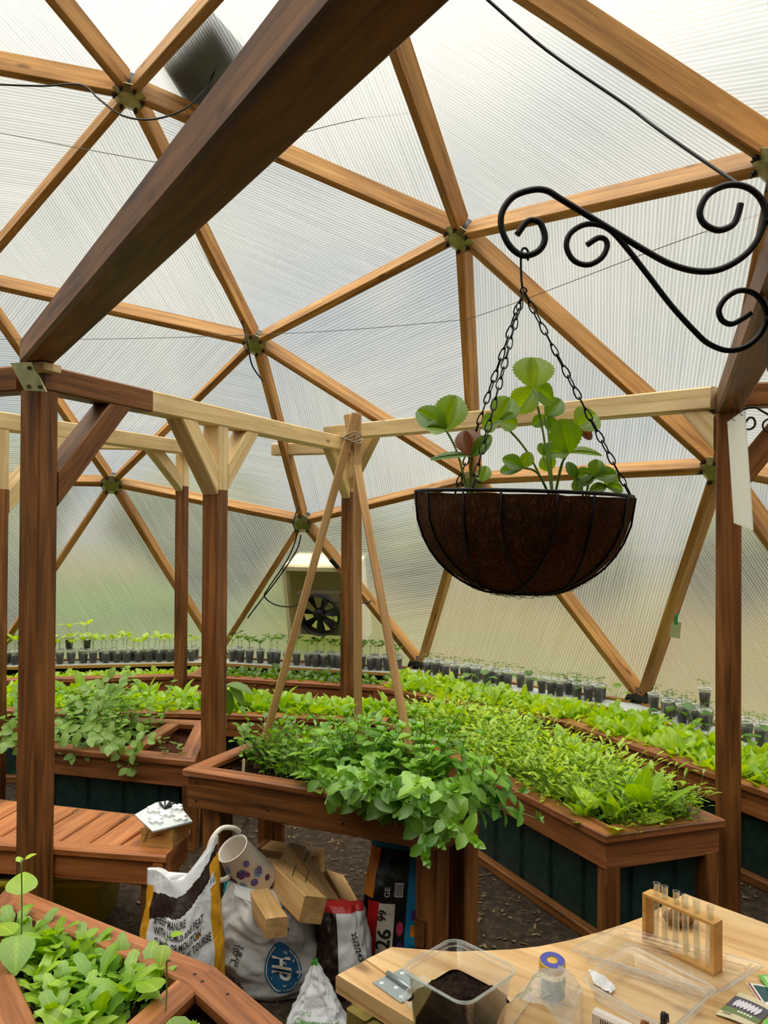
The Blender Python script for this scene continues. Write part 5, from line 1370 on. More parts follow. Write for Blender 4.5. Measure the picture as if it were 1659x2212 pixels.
class Bag:
    def __init__(s, label, x, y, rz, w, th, h, lean, fw, ft, mats, mf, ex=.8, crum=.012, seed=1, nu=84, nv=120, topcut=None, cat='bag', name='soil_bag'):
        s.x, s.y, s.rz, s.w, s.th, s.h, s.lean, s.fw, s.ft, s.ex, s.crum, s.o, s.tc = x, y, rz, w, th, h, V(lean), fw, ft, ex, crum, V((seed * 5.3, seed * 2.1, 0)), topcut
        mb = MB()
        mb.grid(lambda u, v: s.S(-math.pi / 2 + 2 * math.pi * u, v), nu, nv, wrap=True)
        for k in range(len(mb.f)):
            j, i = divmod(k, nu); mb.mi[k] = mf(math.sin(2 * math.pi * (i + .5) / nu), (j + .5) / nv, math.cos(2 * math.pi * (i + .5) / nu) > 0)
        mb.face([j for j in range(nu)][::-1], None, mf(0, 0, True)); mb.face([nv * nu + j for j in range(nu)], None, mf(0, 1, True))
        s.obj = empty(name, (x, y, 0)); tag(s.obj, label, cat); child(mb.build('film', [BM[m] for m in mats]), s.obj)
    def S(s, t, v, off=0):
        c, sn = math.cos(t), math.sin(t)
        x = s.w / 2 * spow(c, s.ex) * s.fw(v); y = s.th / 2 * spow(sn, s.ex) * s.ft(v)
        tw = s.tc(spow(c, s.ex)) if s.tc else 0
        z = s.h * v * (1 + tw)
        n = mnoise.noise(V((c * 2.2, sn * 2.2, v * 4)) + s.o) * s.crum + mnoise.noise(V((c * 6, sn * 6, v * 11)) + s.o) * s.crum * .45
        x += c * n; y += sn * (n - off * 0); 
        q = V((x + c * off, y + sn * off, z + 0.001)); q = Matrix.Rotation(s.rz, 3, 'Z') @ q
        return V((s.x, s.y, 0)) + q + s.lean * v ** 1.2
    def front(s, xn, v, off=.0022):
        xn = max(-.999, min(.999, xn)); c = spow(xn, 1 / s.ex); t = -math.acos(max(-1, min(1, c))); return s.S(t, v, off)
    def text(s, body, size, x0, v0, mat, rot=0, bold=False, sx=1.0, name='lettering'):
        cr, sr = math.cos(rot), math.sin(rot)
        def fn(x, y): 
            X = x * cr - y * sr; Y = x * sr + y * cr; return s.front(x0 + X / (s.w / 2), v0 + Y / s.h, .0045)
        return text_on(name, body, size, fn, mat, s.obj, bold, sx)
    def patch(s, name, x0, x1, v0, v1, mat, shape=None, off=.0014):
        mb = MB()
        if shape == 'disc':
            n = 28; mb.grid(lambda u, w_: s.front((x0 + x1) / 2 + (x1 - x0) / 2 * math.cos(2 * math.pi * u) * w_, (v0 + v1) / 2 + (v1 - v0) / 2 * math.sin(2 * math.pi * u) * w_, off), n, 5, wrap=True)
        elif shape == 'ring':
            mb.grid(lambda u, w_: s.front((x0 + x1) / 2 + (x1 - x0) / 2 * math.cos(2 * math.pi * u) * (.86 + .07 * w_), (v0 + v1) / 2 + (v1 - v0) / 2 * math.sin(2 * math.pi * u) * (.86 + .07 * w_), off), 28, 1, wrap=True)
        else: mb.grid(lambda u, w_: s.front(x0 + (x1 - x0) * u, v0 + (v1 - v0) * w_, off), 8, 8)
        return child(mb.build(name, mat), s.obj)
INK = M['ink']
b1 = Bag('grey white sheep manure bag with black lettering and yellow edge by the bench end', -.61, 2.44, .16, .255, .12, .41, (-.01, .05, 0),
         lambda v: .92 + .10 * math.sin(v * 5), lambda v: max(.06, math.sin(math.pi * (.15 + .80 * v)) ** .7), ['white', 'brown', 'yellow'],
         lambda x, v, f: 2 if (x > .72 or (x < -.86 and v > .5)) and v < .90 else (1 if .77 + .09 * x < v < .90 + .05 * x else 0), seed=1, topcut=lambda c: (.06 - .10 * math.exp(-((c + .1) / .4) ** 2) + (.22 * max(0, c) ** 2)) if True else 0)
for k, tx in enumerate(('SHEEP MANURE', 'WITH HUMUS and PEAT', 'FUMIER DE MOUTON', 'AVEC HUMUS et TOURBE')):
    b1.text(tx, .029, -.70 + .03 * k, .69 - .070 * k, INK, .04, True, .52)
b1.patch('print_band', -.55, .42, .355, .385, BM['yellow']); b1.patch('print_leaf', .36, .47, .56, .59, BM['yellow'])
b1.patch('barcode', .76, .9, .78, .84, BM['white']); b1.patch('barcode_print', .78, .88, .79, .83, BM['deepblue'])
b2 = Bag('big white bag with a blue round emblem slumped under the planter table', -.365, 2.60, .02, .33, .22, .25, (0, .03, 0),
         lambda v: .80 + .28 * math.sin(math.pi * min(1, v * .9 + .12)) - .25 * max(0, v - .75), lambda v: max(.25, math.sin(math.pi * (.2 + .6 * v)) ** .6), ['grey'], lambda x, v, f: 0, seed=2, crum=.02,
         topcut=lambda c: .35 * max(0, -c) ** 1.5 + .04 * math.sin(c * 9))
b2.patch('emblem', -.02, .62, .14, .72, BM['deepblue'], 'disc'); b2.patch('emblem_ring', -.02, .62, .14, .72, BM['grey'], 'ring', .0022)
b2.text('HP', .075, .12, .60, BM['pale'], -math.pi / 2, True, .8); b2.text('X', .075, .16, .86, INK, .2, True)
b2.text('3.8 cu', .020, -.50, .62, INK, -math.pi / 2, True); b2.text('107 L', .020, -.58, .62, INK, -math.pi / 2, True); b2.text('60', .02, -.50, .24, INK, -math.pi / 2, True); b2.text('22.2', .02, -.60, .30, INK, -math.pi / 2, True)
b3 = Bag('small pale bag of composted manure, pointed at the top, at the front of the heap', -.19, 2.40, -.08, .20, .10, .17, (-.015, .05, 0),
         lambda v: max(.03, 1 - .97 * v), lambda v: max(.05, 1 - .85 * v), ['white', 'green'], lambda x, v, f: 1 if v > .93 else 0, seed=3, crum=.012, ex=.6)
b3.text('CATTLE', .013, -.62, .28, BM['green'], 0, False); b3.text('COMPOSTED MANURE', .0175, -.72, .16, BM['green'], -.04, True, .88)
b4 = Bag('dark brown bag with a silver white panel between the composted manure and the blue bag', -.115, 2.56, .12, .22, .14, .27, (-.02, .04, 0),
         lambda v: 1 - .35 * v, lambda v: max(.15, math.sin(math.pi * (.2 + .7 * v))), ['brown', 'white', 'orange', 'red'], lambda x, v, f: 3 if v > .94 else (1 if x > -.12 and v > .28 else (2 if v < .28 and x > 0 else 0)), seed=4, crum=.014)
b4.text('2512/2430', .026, .32, .76, INK, -1.35, True, .8)
b5 = Bag('tall black and blue bag with a white price label behind the planter table leg', .075, 2.70, -.10, .30, .16, .42, (.03, .06, 0),
         lambda v: .98 - .16 * max(0, v - .62) - .2 * max(0, v - .85), lambda v: max(.10, 1 - max(0, v - .55) ** 1.4 * 2.6), ['black', 'blue', 'orange', 'red', 'white'],
         lambda x, v, f: 1 if (x > .02 or v > .93) else (2 if (x < -.62 and v > .60) else 0), seed=5, crum=.010, ex=.55, cat='bag', name='litter_bag')
b5.patch('red_band', -.88, -.63, .06, .58, BM['red']); b5.patch('price_label', -.63, -.26, .06, .57, BM['pale'])
b5.text('26', .062, -.34, .24, INK, math.pi / 2 - .08, True); b5.text('99', .036, -.46, .44, INK, math.pi / 2 - .08, True)
b5.text('GE', .024, -.40, .615, BM['white'], math.pi / 2, True)
b5.patch('barcode', -.30, -.10, .62, .72, BM['white']); 
for k in range(7): b5.patch('barcode_bar', -.28 + k * .025, -.27 + k * .025, .63, .71, BM['black'], None, .002)
b5.patch('badge', -.20, -.04, .34, .44, BM['pink'], 'disc'); b5.patch('badge', -.18, -.02, .20, .30, BM['purple'], 'disc')
b5.patch('purple_band', .12, .66, .46, .53, BM['purple']); b5.patch('orange_band', .12, .5, .34, .42, BM['orange'])
for k in range(4): b5.patch('print_line', .12, .40, .27 - .05 * k, .28 - .05 * k, BM['deepblue'])
b5.text('7', .001, .5, .5, BM['blue']) if False else None
# crumpled turquoise bag behind the watering can
M['teal'] = bagmat('teal film', col(10, 128, 132))
b6 = Bag('turquoise bag showing between the manure bag and the white bag', -.475, 2.74, 0, .15, .12, .30, (0, .02, 0), lambda v: 1 - .2 * v, lambda v: max(.2, 1 - .6 * v), ['deepblue'], lambda x, v, f: 0, seed=6)
b6.obj.children[0].data.materials[0] = M['teal']

# ------------------------------------------------------------------ offcut timber blocks
M['offcut'] = wood('weathered pine offcut', col(164, 124, 74), col(196, 156, 102), col(214, 178, 128), gx=3, gy=36)
def block(label, a, b, w, h, up=(0, 0, 1), nails=()):
    t = empty('wood_block', (V(a) + V(b)) / 2); tag(t, label, 'wood block'); child(MB().beam(a, b, w, h, up, .003).build('block', M['offcut']), t)
    d = (V(b) - V(a)); u = V(up); u = (u - d.normalized() * u.dot(d.normalized())).normalized()
    for (f, s_) in nails:
        p = V(a) + d * f + u * (h / 2) + d.normalized().cross(u) * s_; child(MB().tube([p, p + u * .03 + V((.004, 0, .004)), p + u * .034 + V((.006, 0, .004))], .0016, 5).build('nail', M['darksteel']), t)
block('thick square wood block lying on top of the pile, pointing down to the right', at(590, 1880, 2.78), at(676, 1966, 2.46), .078, .078, (.45, -.2, 1), [(.5, .01), (.62, -.02)])
block('wood block with two upright nails pointing towards the white bag', at(545, 1918, 2.70), at(598, 2004, 2.40), .068, .058, (.2, -.3, 1), [(.25, .02), (.26, -.02)])
block('long wood block leaning on the back of the pile with a dark groove', at(632, 1842, 2.92), at(706, 1962, 2.66), .075, .070, (.6, -.3, .8), [(.35, .02)])
block('wood block lying level across the back of the pile under the table', at(575, 1848, 3.02), at(690, 1866, 2.94), .085, .085)
block('lower wood block mostly hidden in the middle of the pile', V((-.42, 2.86, .12)), V((-.18, 2.92, .12)), .085, .085, (0, 0, 1))
block('shadowed wood block at the right side of the pile beside the blue bag', at(716, 1900, 2.96), at(752, 1968, 2.78), .08, .06, (.6, -.3, .8))
block('bottom wood block standing on the dirt behind the white bag', V((-.38, 2.95, .04)), V((-.05, 2.95, .04)), .085, .08)
block('bottom wood block behind the composted manure bag', V((-.22, 2.78, .045)), V((-.03, 2.86, .045)), .085, .085)

# ------------------------------------------------------------------ watering can
M['enamel'] = plain('white enamel', col(222, 212, 200), .3); M['plum'] = plain('plum flower print', col(92, 36, 72), .5); M['violet'] = plain('violet flower print', col(86, 70, 140), .5); M['bluefl'] = plain('blue flower print', col(110, 140, 170), .5)
wc = at(528, 1868, 2.66); wax = V((-.42, -.38, .82)).normalized(); wx = V((.9, -.1, .0)); wx = (wx - wax * wx.dot(wax)).normalized(); wy = wax.cross(wx)
WM = Matrix((wx, wy, wax)).transposed()
can = empty('watering_can', wc); tag(can, 'small white watering can with purple flower print tilted on the wood pile', 'watering can')
child(MB().lathe(wc, [(0, -.085), (.074, -.085), (.076, -.08), (.052, .078), (.055, .082), (.052, .083), (.048, .076), (.07, -.078), (0, -.08)], 40, 0, WM).build('body', M['enamel']), can)
def wsurf(a, z): 
    r = .076 + (.052 - .076) * (z + .08) / .158 + .0012; return wc + WM @ V((r * math.cos(a), r * math.sin(a), z))
rr_ = random.Random(3)
for k in range(16):
    a0 = math.atan2(-wy.y, -wx.y) + rr_.uniform(-1.2, 1.2); z0 = rr_.uniform(-.062, .05); mb = MB(); s_ = rr_.uniform(.006, .012)
    for q in range(6):
        b = q * math.pi / 3; ca, cz = a0 + s_ * .8 * math.cos(b) / .065, z0 + s_ * .8 * math.sin(b)
        I = [mb.add(wsurf(ca + s_ * .62 * math.cos(j * .8) / .065, cz + s_ * .62 * math.sin(j * .8)) + WM @ V((0, 0, 0))) for j in range(8)]; mb.face(I)
    o = mb.build('flower_print', M[('plum', 'plum', 'violet', 'bluefl')[k % 4]]); child(o, can)
P_ = lambda px, py, d: at(px, py, d)
child(MB().tube(spline([P_(518, 1797, 2.68), P_(505, 1789, 2.66), P_(478, 1790, 2.63), P_(456, 1818, 2.60), P_(449, 1858, 2.59), P_(457, 1888, 2.59), P_(478, 1901, 2.60), P_(497, 1893, 2.62)]), .0085, 8).build('handle', M['enamel']), can)
child(MB().tube(spline([P_(545, 1895, 2.74), P_(540, 1850, 2.80), P_(530, 1815, 2.82), P_(529, 1788, 2.83), P_(537, 1768, 2.84)]), [.011] * 12 + [.009] * 13, 8).build('spout', M['enamel']), can)
child(MB().tube([P_(514, 1797, 2.69), P_(530, 1782, 2.83)], .0012, 4).build('stay_wire', M['wire']), can)

# ------------------------------------------------------------------ work table in front
M['table'] = wood('pale pine table top', col(190, 140, 84), col(232, 190, 132), col(244, 214, 164), gx=1.6, gy=34, rough=.42, spec=.4)
M['tableleg'] = wood('olive treated leg', col(104, 92, 40), col(136, 122, 58), col(160, 146, 78), gx=2, gy=30)
TZ = .77; tbl = empty('work_table', (.4, 1.2, 0)); tag(tbl, 'pale pine work table with a hinged leaf and curved back edge', 'table')
tp = lambda px, py: V(atz(px, py, TZ))
seam = [tp(786, 2072), tp(847, 2114)]; sd_ = (seam[1] - seam[0]).normalized()
c0, c1 = tp(725, 2104), tp(901, 2212); ed = (c1 - c0).normalized(); cend = c0 + ed * .60; send = seam[0] + sd_ * .62
back = [tp(786, 2072), tp(841, 2045), tp(900, 2050), tp(975, 2055), tp(1040, 2053), tp(1100, 2050), tp(1160, 2043), tp(1230, 2028), tp(1293, 2011), tp(1345, 1995), tp(1390, 1979), tp(1481, 1929), tp(1659, 1994), tp(1760, 2035)]
main = [(p.x, p.y) for p in back] + [(1.0, 1.0), (send.x + .1, send.y - .02), (send.x, send.y)]
def slab(poly, z0, z1, mat, ang, ch=.004):
    """flat board with eased top edge and grain along ang"""
    mb = MB(); n = len(poly); c = sum((V((p[0], p[1], 0)) for p in poly), V()) / n
    def ins(p, m): q = V((p[0], p[1], 0)); return q + (c - q).normalized() * m
    ca, sa = math.cos(ang), math.sin(ang); uv = lambda p: (p[0] * ca + p[1] * sa, -p[0] * sa + p[1] * ca)
    A = [mb.add((p[0], p[1], z0)) for p in poly]; B = [mb.add((p[0], p[1], z1 - ch)) for p in poly]; T = [mb.add((ins(p, ch).x, ins(p, ch).y, z1)) for p in poly]
    mb.face(A, [uv(p) for p in poly]); mb.face(T[::-1], [uv(p) for p in poly][::-1])
    acc = 0
    for k in range(n):
        k2 = (k + 1) % n; e = (V(poly[k2]) - V(poly[k])).length
        mb.face((A[k2], A[k], B[k], B[k2]), [(acc + e, 9), (acc, 9), (acc, 9 + z1 - z0), (acc + e, 9 + z1 - z0)]); mb.face((B[k2], B[k], T[k], T[k2]), [(acc + e, 9.03), (acc, 9.03), (acc, 9.034), (acc + e, 9.034)]); acc += e
    return mb
ang = math.atan2(sd_.y, sd_.x)
child(slab(main, TZ - .030, TZ, None, math.radians(-38)).build('table_top', M['table']), tbl)
leaf = [(p.x, p.y) for p in (c0 , seam[0] - ed * .0 + (c0 - seam[0]).normalized() * .0015, send + (c0 - seam[0]).normalized() * .0015, cend)]
child(slab(leaf, TZ - .030, TZ, None, ang).build('leaf_board', M['table']), tbl)
for (x, y) in ((-.025, 1.275), (.01, 1.21), (.62, 1.50), (.92, 1.08), (.42, .98)):
    child(MB().beam((x, y, 0), (x, y, TZ - .03), .055 if x > .1 else .045, .055 if x > .1 else .045, ed, .003).build('leg', M['tableleg']), tbl)
child(MB().beam(V((-.02, 1.26, TZ - .075)), V((-.02, 1.26, TZ - .075)) + ed * .42, .03, .08, (0, 0, 1), .003).build('rail', M['tableleg']), tbl)
M['hinge'] = plain('galvanised hinge', col(156, 166, 168), .4, .7)
hp = tp(868, 2130); hg = empty('hinge', hp); hx = sd_; hy = V((-sd_.y, sd_.x, 0))
child(MB().beam(hp - hx * .035 - hy * .017 + V((0, 0, .0011)), hp + hx * .035 - hy * .017 + V((0, 0, .0011)), .030, .002, (0, 0, 1), .0005).build('plate', M['hinge']), hg)
child(MB().beam(hp - hx * .035 + hy * .019 + V((0, 0, .0011)), hp + hx * .035 + hy * .019 + V((0, 0, .0011)), .030, .002, (0, 0, 1), .0005).build('plate', M['hinge']), hg)
child(MB().tube([hp - hx * .036 + V((0, 0, .005)), hp + hx * .036 + V((0, 0, .005))], .0045, 10).build('pin', M['hinge']), hg)
for (a, b) in ((-.024, -.022), (.0, -.012), (.024, -.022), (-.024, .022), (.024, .022)):
    q = hp + hx * a + hy * b + V((0, 0, .002)); child(MB().lathe(q, [(0, .0012), (.0035, .0008), (.004, 0)], 10).build('screw', M['cuprim']), hg)
hg.parent = tbl; hg.matrix_parent_inverse = Matrix.Translation(-tbl.location)

# clear square tub of dark soil
tub2 = empty('plastic_tub', (.113, 1.158, TZ)); tag(tub2, 'clear square plastic tub half full of dark soil at the left of the table', 'plastic tub')
xf2 = lambda p: V((.113, 1.158, TZ)) + Matrix.Rotation(math.radians(45), 3, 'Z') @ p
sq = lambda h, r: rrect(0, 0, h, h, r)
mb = MB(); loft(mb, [(sq(.046, .012), .002), (sq(.050, .014), .006), (sq(.0575, .018), .096), (sq(.0625, .021), .097), (sq(.0630, .021), .100)], xf=xf2); child(mb.build('tub_body', M['clear']), tub2)
M['rimplastic'] = clearmat('clear plastic rim', (.94, .95, .94, 1), white=.17, rough=.05)
mb = MB(); mb.tube([xf2(V((p[0], p[1], .099))) for p in sq(.0625, .021)], .0024, 6, closed=True); mb.tube([xf2(V((p[0], p[1], .094))) for p in sq(.0572, .018)], .0011, 5, closed=True); child(mb.build('tub_rim', M['rimplastic']), tub2)
mb = MB()
def fsoil(u, v):
    x, y = (u - .5) * 2, (v - .5) * 2; h = .064 + .020 * math.cos(x * 1.3) * math.cos(y * 1.3) - .012 + .010 * mnoise.noise(V((x * 2.5, y * 2.5, 1))) + .006 * mnoise.noise(V((x * 8, y * 8, 4)))
    return xf2(V((x * .0535, y * .0535, h)))
mb.grid(fsoil, 40, 40)
loft(mb, [(rrect(0, 0, .047, .047, .012), .005), (rrect(0, 0, .0535, .0535, .014), .060)], xf=xf2); child(mb.build('soil', M['soil']), tub2)
M['bark2'] = plain('bark chip', col(140, 84, 40), .9); o = MB().beam(xf2(V((-.02, -.03, .068))), xf2(V((-.008, -.036, .070))), .007, .006, (0, 0, 1), .001).build('bark_chip', M['bark2']); child(o, tub2)
# test tube rack
rk = empty('test_tube_rack', tp(1465, 2070)); tag(rk, 'small wooden test tube rack standing on the right side of the table', 'rack')
rl, rrg = tp(1387, 2033), tp(1542, 2110); rx = (rrg - rl).normalized(); ry = V((-rx.y, rx.x, 0)); RL = (rrg - rl).length; RH = .086; RW = .026
def rb(x0, x1, y0, y1, z0, z1): return quadbox(rl + rx * x0 + ry * y0, rx * (x1 - x0), ry * (y1 - y0), TZ + z0, TZ + z1)
child(rb(0, .007, 0, RW, .006, RH - .005).build('end_board', M['boxwood']), rk); child(rb(RL - .007, RL, 0, RW, .006, RH - .005).build('end_board', M['boxwood']), rk)
child(rb(0, RL, 0, RW, RH - .005, RH).build('top_board', M['boxwood']), rk); child(rb(0, RL, 0, RW, 0.0005, .006).build('base_board', M['boxwood']), rk)
def glassmat(name, c=(1, 1, 1, 1)):
    m, nt = new_mat(name); g = N(nt, 'ShaderNodeBsdfGlass', Roughness=0, IOR=1.47); g.inputs['Color'].default_value = c
    tr = N(nt, 'ShaderNodeBsdfTransparent'); tr.inputs['Color'].default_value = (.97, .98, .97, 1); x = N(nt, 'ShaderNodeMixShader'); x.inputs[0].default_value = .5
    L(nt, g.outputs[0], x.inputs[1]); L(nt, tr.outputs[0], x.inputs[2]); out(nt, x.outputs[0]); return m
M['glass'] = clearmat('clear glass', (.95, .96, .95, 1), white=.04, fres=1.5, rough=.03); M['water'] = clearmat('water', (.97, .98, .97, 1), white=.03, fres=1.25, rough=.02)
ords = ('leftmost', 'second from the left', 'third from the left', 'fourth from the left', 'fifth from the left', 'rightmost')
for k in range(6):
    f = .018 + (RL - .036) * k / 5; p = rl + rx * f + ry * RW / 2 + V((0, 0, TZ * 0 + .0075)); tilt = Matrix.Rotation((.03, -.02, .01, -.03, -.01, .04)[k], 3, ry)
    t = empty('test_tube', p); tag(t, 'glass test tube of water in the wooden rack, %s of six' % ords[k], 'test tube')
    h = .098
    child(MB().lathe(p, [(0, 0), (.0035, .001), (.0056, .006), (.0058, h), (.0066, h + .001), (.0066, h + .002), (.005, h + .002), (.0047, .007), (.003, .0025), (0, .0018)], 18, 0, tilt).build('tube', M['glass']), t)
    child(MB().lathe(p, [(0, .0022), (.003, .003), (.0044, .0075), (.0044, h * (.62 if k == 0 else .86)), (0, h * (.62 if k == 0 else .86))], 14, 0, tilt).build('water', M['water']), t)
# clear trays and clamshells
def tray(label, pts, h, z=TZ, lip=.006):
    c = [atz(px, py, z + h) for px, py in pts]; ctr = sum(c, V()) / 4
    t = empty('plastic_tray', (ctr.x, ctr.y, z)); tag(t, label, 'plastic tray')
    ax = ((c[1] - c[0]) + (c[2] - c[3])) / 2; ay = ((c[3] - c[0]) + (c[2] - c[1])) / 2
    def rp(m, r): return [(x, y) for x, y in rrect(0, 0, .5 - m, .5 - m, r)]
    xf = lambda p: V((ctr.x, ctr.y, z)) + ax * p.x + ay * p.y + V((0, 0, p.z)) - V((0, 0, 0))
    mb = MB(); loft(mb, [(rp(.10, .06), .0015), (rp(.09, .06), .003), (rp(.04, .07), h - .001), (rp(.0, .08), h)], xf=xf); child(mb.build('tray_body', M['clear']), t)
    mb = MB(); mb.tube([xf(V((p[0], p[1], h))) for p in rp(.002, .08)], .0012, 5, closed=True); mb.tube([xf(V((p[0], p[1], .003))) for p in rp(.09, .06)], .0009, 5, closed=True); mb.tube([xf(V((p[0], p[1], h * .6))) for p in rp(.06, .06)], .0008, 4, closed=True)
    child(mb.build('tray_rim', M['rimplastic']), t)
tray('shallow clear plastic lid lying under the test tube rack at the back', [(1225, 2050), (1340, 2002), (1652, 2082), (1560, 2148)], .022)
tray('clear plastic tray lying at the front of the table before the rack', [(1262, 2108), (1352, 2046), (1560, 2128), (1440, 2238)], .030)
# jar in a clear shell
jr = empty('jar', V((.268, 1.262, TZ))); tag(jr, 'clear jar with a blue and yellow lid standing behind the clear plastic shell', 'jar')
jd = (at(1192, 2072, 1.33) - at(1120, 2200, 1.14)); ja = at(1118, 2200, 1.13); ja.z = TZ + .040; jb = at(1186, 2078, 1.31); jb.z = TZ + .044; jax = (jb - ja).normalized(); jl = (jb - ja).length
jp = V((.268, 1.262, TZ + .0005)); JM = Matrix.Rotation(math.radians(8), 3, 'X')
child(MB().lathe(jp, [(0, 0), (.0185, 0), (.021, .003), (.021, .044), (.0185, .050), (.0185, .056), (.0165, .056), (.0165, .05), (.0195, .043), (.0195, .004), (0, .003)], 32, 0, JM).build('jar_body', M['clear']), jr)
jb2 = jp + JM @ V((0, 0, .058))
M['lidyellow'] = plain('gold lid', col(214, 170, 60), .35, .3); M['lidblue'] = plain('blue lid print', col(60, 66, 170), .4)
child(MB().lathe(jb2, [(.0200, -.010), (.0205, -.008), (.0205, .002), (.0195, .003), (0, .003)], 32, 0, JM).build('lid', M['lidyellow']), jr)
child(MB().lathe(jb2, [(.0188, .0036), (.0085, .0036)], 32, 0, JM).build('lid_print', M['lidblue']), jr)
M['greylabel'] = plain('grey green label', col(138, 152, 148), .5, var=.1)
mb = MB(); mb.grid(lambda u, v: jp + JM @ V((.0214 * math.cos(-2.6 + 2.4 * u), .0214 * math.sin(-2.6 + 2.4 * u), .006 + .034 * v)), 14, 2); child(mb.build('label', M['greylabel']), jr)
sh = empty('plastic_shell', tp(1140, 2180)); tag(sh, 'cloudy clear plastic shell around the jar at the front edge of the table', 'plastic shell')
M['cloudy'] = clearmat('cloudy thin plastic', (.93, .95, .95, 1), white=.20, fres=1.8, rough=.10)
mb = MB()
def fshell(u, v):
    a = math.pi * (u * 1.0); r = .050 - .016 * v + .004 * mnoise.noise(V((u * 5, v * 5, 0))); q = ja - jax * .03 + jax * (jl * .80) * v
    c = V((q.x + .028, q.y - .004, TZ + .002)); s2 = V((jax.y, -jax.x, 0)).normalized(); return c + s2 * (r * 1.15 * math.cos(a)) + V((0, 0, (r * 1.75 + .004 * mnoise.noise(V((u * 9, v * 9, 3)))) * math.sin(a) ** .8))
mb.grid(fshell, 24, 16); child(mb.build('shell', M['cloudy']), sh)
mb = MB(); mb.tube([fshell(0, v / 12) for v in range(13)] + [fshell(1, 1 - v / 12) for v in range(13)], .0016, 5, closed=True); child(mb.build('shell_rim', M['rimplastic']), sh)
tray('clear plastic lid under the soil tub at the left table edge', [(868, 2150), (905, 2110), (1100, 2215), (1050, 2290)], .014)
# white slotted gadget, pens, crumpled paper, root clump, seed packets
M['ivory'] = plain('ivory plastic', col(226, 212, 200), .4); M['slot'] = plain('dark slot', col(70, 50, 44), .8)
gd = empty('plastic_device', tp(1340, 2200)); tag(gd, 'ivory plastic device with rows of slots at the bottom of the photo', 'device')
ga, gb = atz(1290, 2172, TZ + .045), atz(1400, 2222, TZ + .045); gx_ = (gb - ga).normalized()
child(MB().beam(ga - V((0, 0, .0225)) + V((-gx_.y, gx_.x, 0)) * -.008, gb + gx_ * .05 - V((0, 0, .0225)) + V((-gx_.y, gx_.x, 0)) * -.008, .016, .044, (0, 0, 1), .004).build('case', M['ivory']), gd)
for k in range(12):
    q = ga + gx_ * (.014 + .0035 * k + (.012 if k > 5 else 0)) + V((gx_.y, -gx_.x, 0)) * .0162 - V((0, 0, .011)); child(MB().beam(q - V((0, 0, .004)), q + V((0, 0, .004)), .0013, .0012, V((gx_.y, -gx_.x, 0)), .0002).build('slot', M['slot']), gd)
def pen(label, px, py, d, h, mat):
    p = at(px, py, d); t = empty('pen', (p.x, p.y, TZ)); tag(t, label, 'pen'); b = V((p.x - .004, p.y - .01, TZ + .001))
    child(MB().tube([b, b.lerp(p, .9), p], [.0045, .005, .0035], 10).build('barrel', mat), t); child(MB().tube([p.lerp(b, .05) + V((.006, 0, 0)), p.lerp(b, .35) + V((.007, 0, 0))], .0013, 5).build('clip', mat), t)
pen('black pen standing upright at the bottom edge of the photo', 1434, 2186, 1.16, .05, M['blackp']); pen('brown pencil end at the bottom edge left of the black pen', 1391, 2204, 1.15, .05, M['bark2'])
M['paper'] = plain('crumpled white paper', col(240, 238, 242), .8)
mb = MB(); pa, pb, pc, pd_ = tp(1270, 2100), tp(1330, 2143), tp(1318, 2152), tp(1283, 2130)
mb.grid(lambda u, v: pa.lerp(pb, u).lerp(pd_.lerp(pc, u), v) + V((0, 0, .004 + .006 * abs(mnoise.noise(V((u * 4, v * 3, 2)))) + .008 * (1 - v) * math.sin(u * 3))), 14, 6); tag(mb.build('paper_scrap', M['paper']), 'small crumpled white paper scrap beside the clear tray', 'paper scrap')
M['root'] = plain('dried root', col(140, 104, 64), .9, var=.4, vs=60)
rc_ = tp(1470, 1998); mb = MB()
mb.grid(lambda u, v: rc_ + V((0, 0, .016)) + V((.030 * math.cos(2 * math.pi * u) * math.sin(math.pi * v), .018 * math.sin(2 * math.pi * u) * math.sin(math.pi * v), -.0155 * math.cos(math.pi * v))) * (1 + .35 * mnoise.noise(V((math.cos(2 * math.pi * u) * 2, math.sin(2 * math.pi * u) * 2, v * 5)))), 24, 14, wrap=True)
tag(mb.build('root_clump', M['root']), 'brown dried root clump seen behind the test tubes', 'root clump')
def packet(label, pts, mats):
    c = [tp(px, py) + V((0, 0, .0012)) for px, py in pts]; t = empty('seed_packet', sum(c, V()) / 4); tag(t, label, 'seed packet'); up = V((0, 0, .0016))
    F = lambda u, v, h=0: c[0].lerp(c[1], u).lerp(c[3].lerp(c[2], u), v) + V((0, 0, h + .002 * math.sin(math.pi * u)))
    mb = MB(); mb.grid(lambda u, v: F(u, v, .0012), 6, 6); mb.grid(lambda u, v: F(1 - u, v, 0), 6, 6); child(mb.build('envelope', mats[0]), t)
    return t, F
def patchq(t, F, nm, u0, u1, v0, v1, mat, h=.0016):
    mb = MB(); mb.grid(lambda u, v: F(u0 + (u1 - u0) * u, v0 + (v1 - v0) * v, h), 6, 4); child(mb.build(nm, mat), t)
M['pkcream'] = plain('cream packet', col(222, 208, 170), .5); M['pkdark'] = plain('dark packet photo', col(84, 80, 92), .5); M['pkgreen'] = plain('green packet band', col(112, 132, 72), .5); M['pkteal'] = plain('teal packet photo', col(24, 84, 82), .4, var=.3, vs=90); M['pklime'] = plain('bright green packet', col(120, 200, 84), .5); M['pkmint'] = plain('pale green packet face', col(180, 226, 150), .5); M['pkred'] = plain('red packet stripe', col(150, 30, 40), .5); M['bulb'] = plain('white bulb', col(230, 222, 232), .5)
t, F = packet('seed packet with a picture of white bulbs at the lower right corner of the table', [(1598, 2146), (1672, 2180), (1628, 2226), (1545, 2194)], [M['pkcream']])
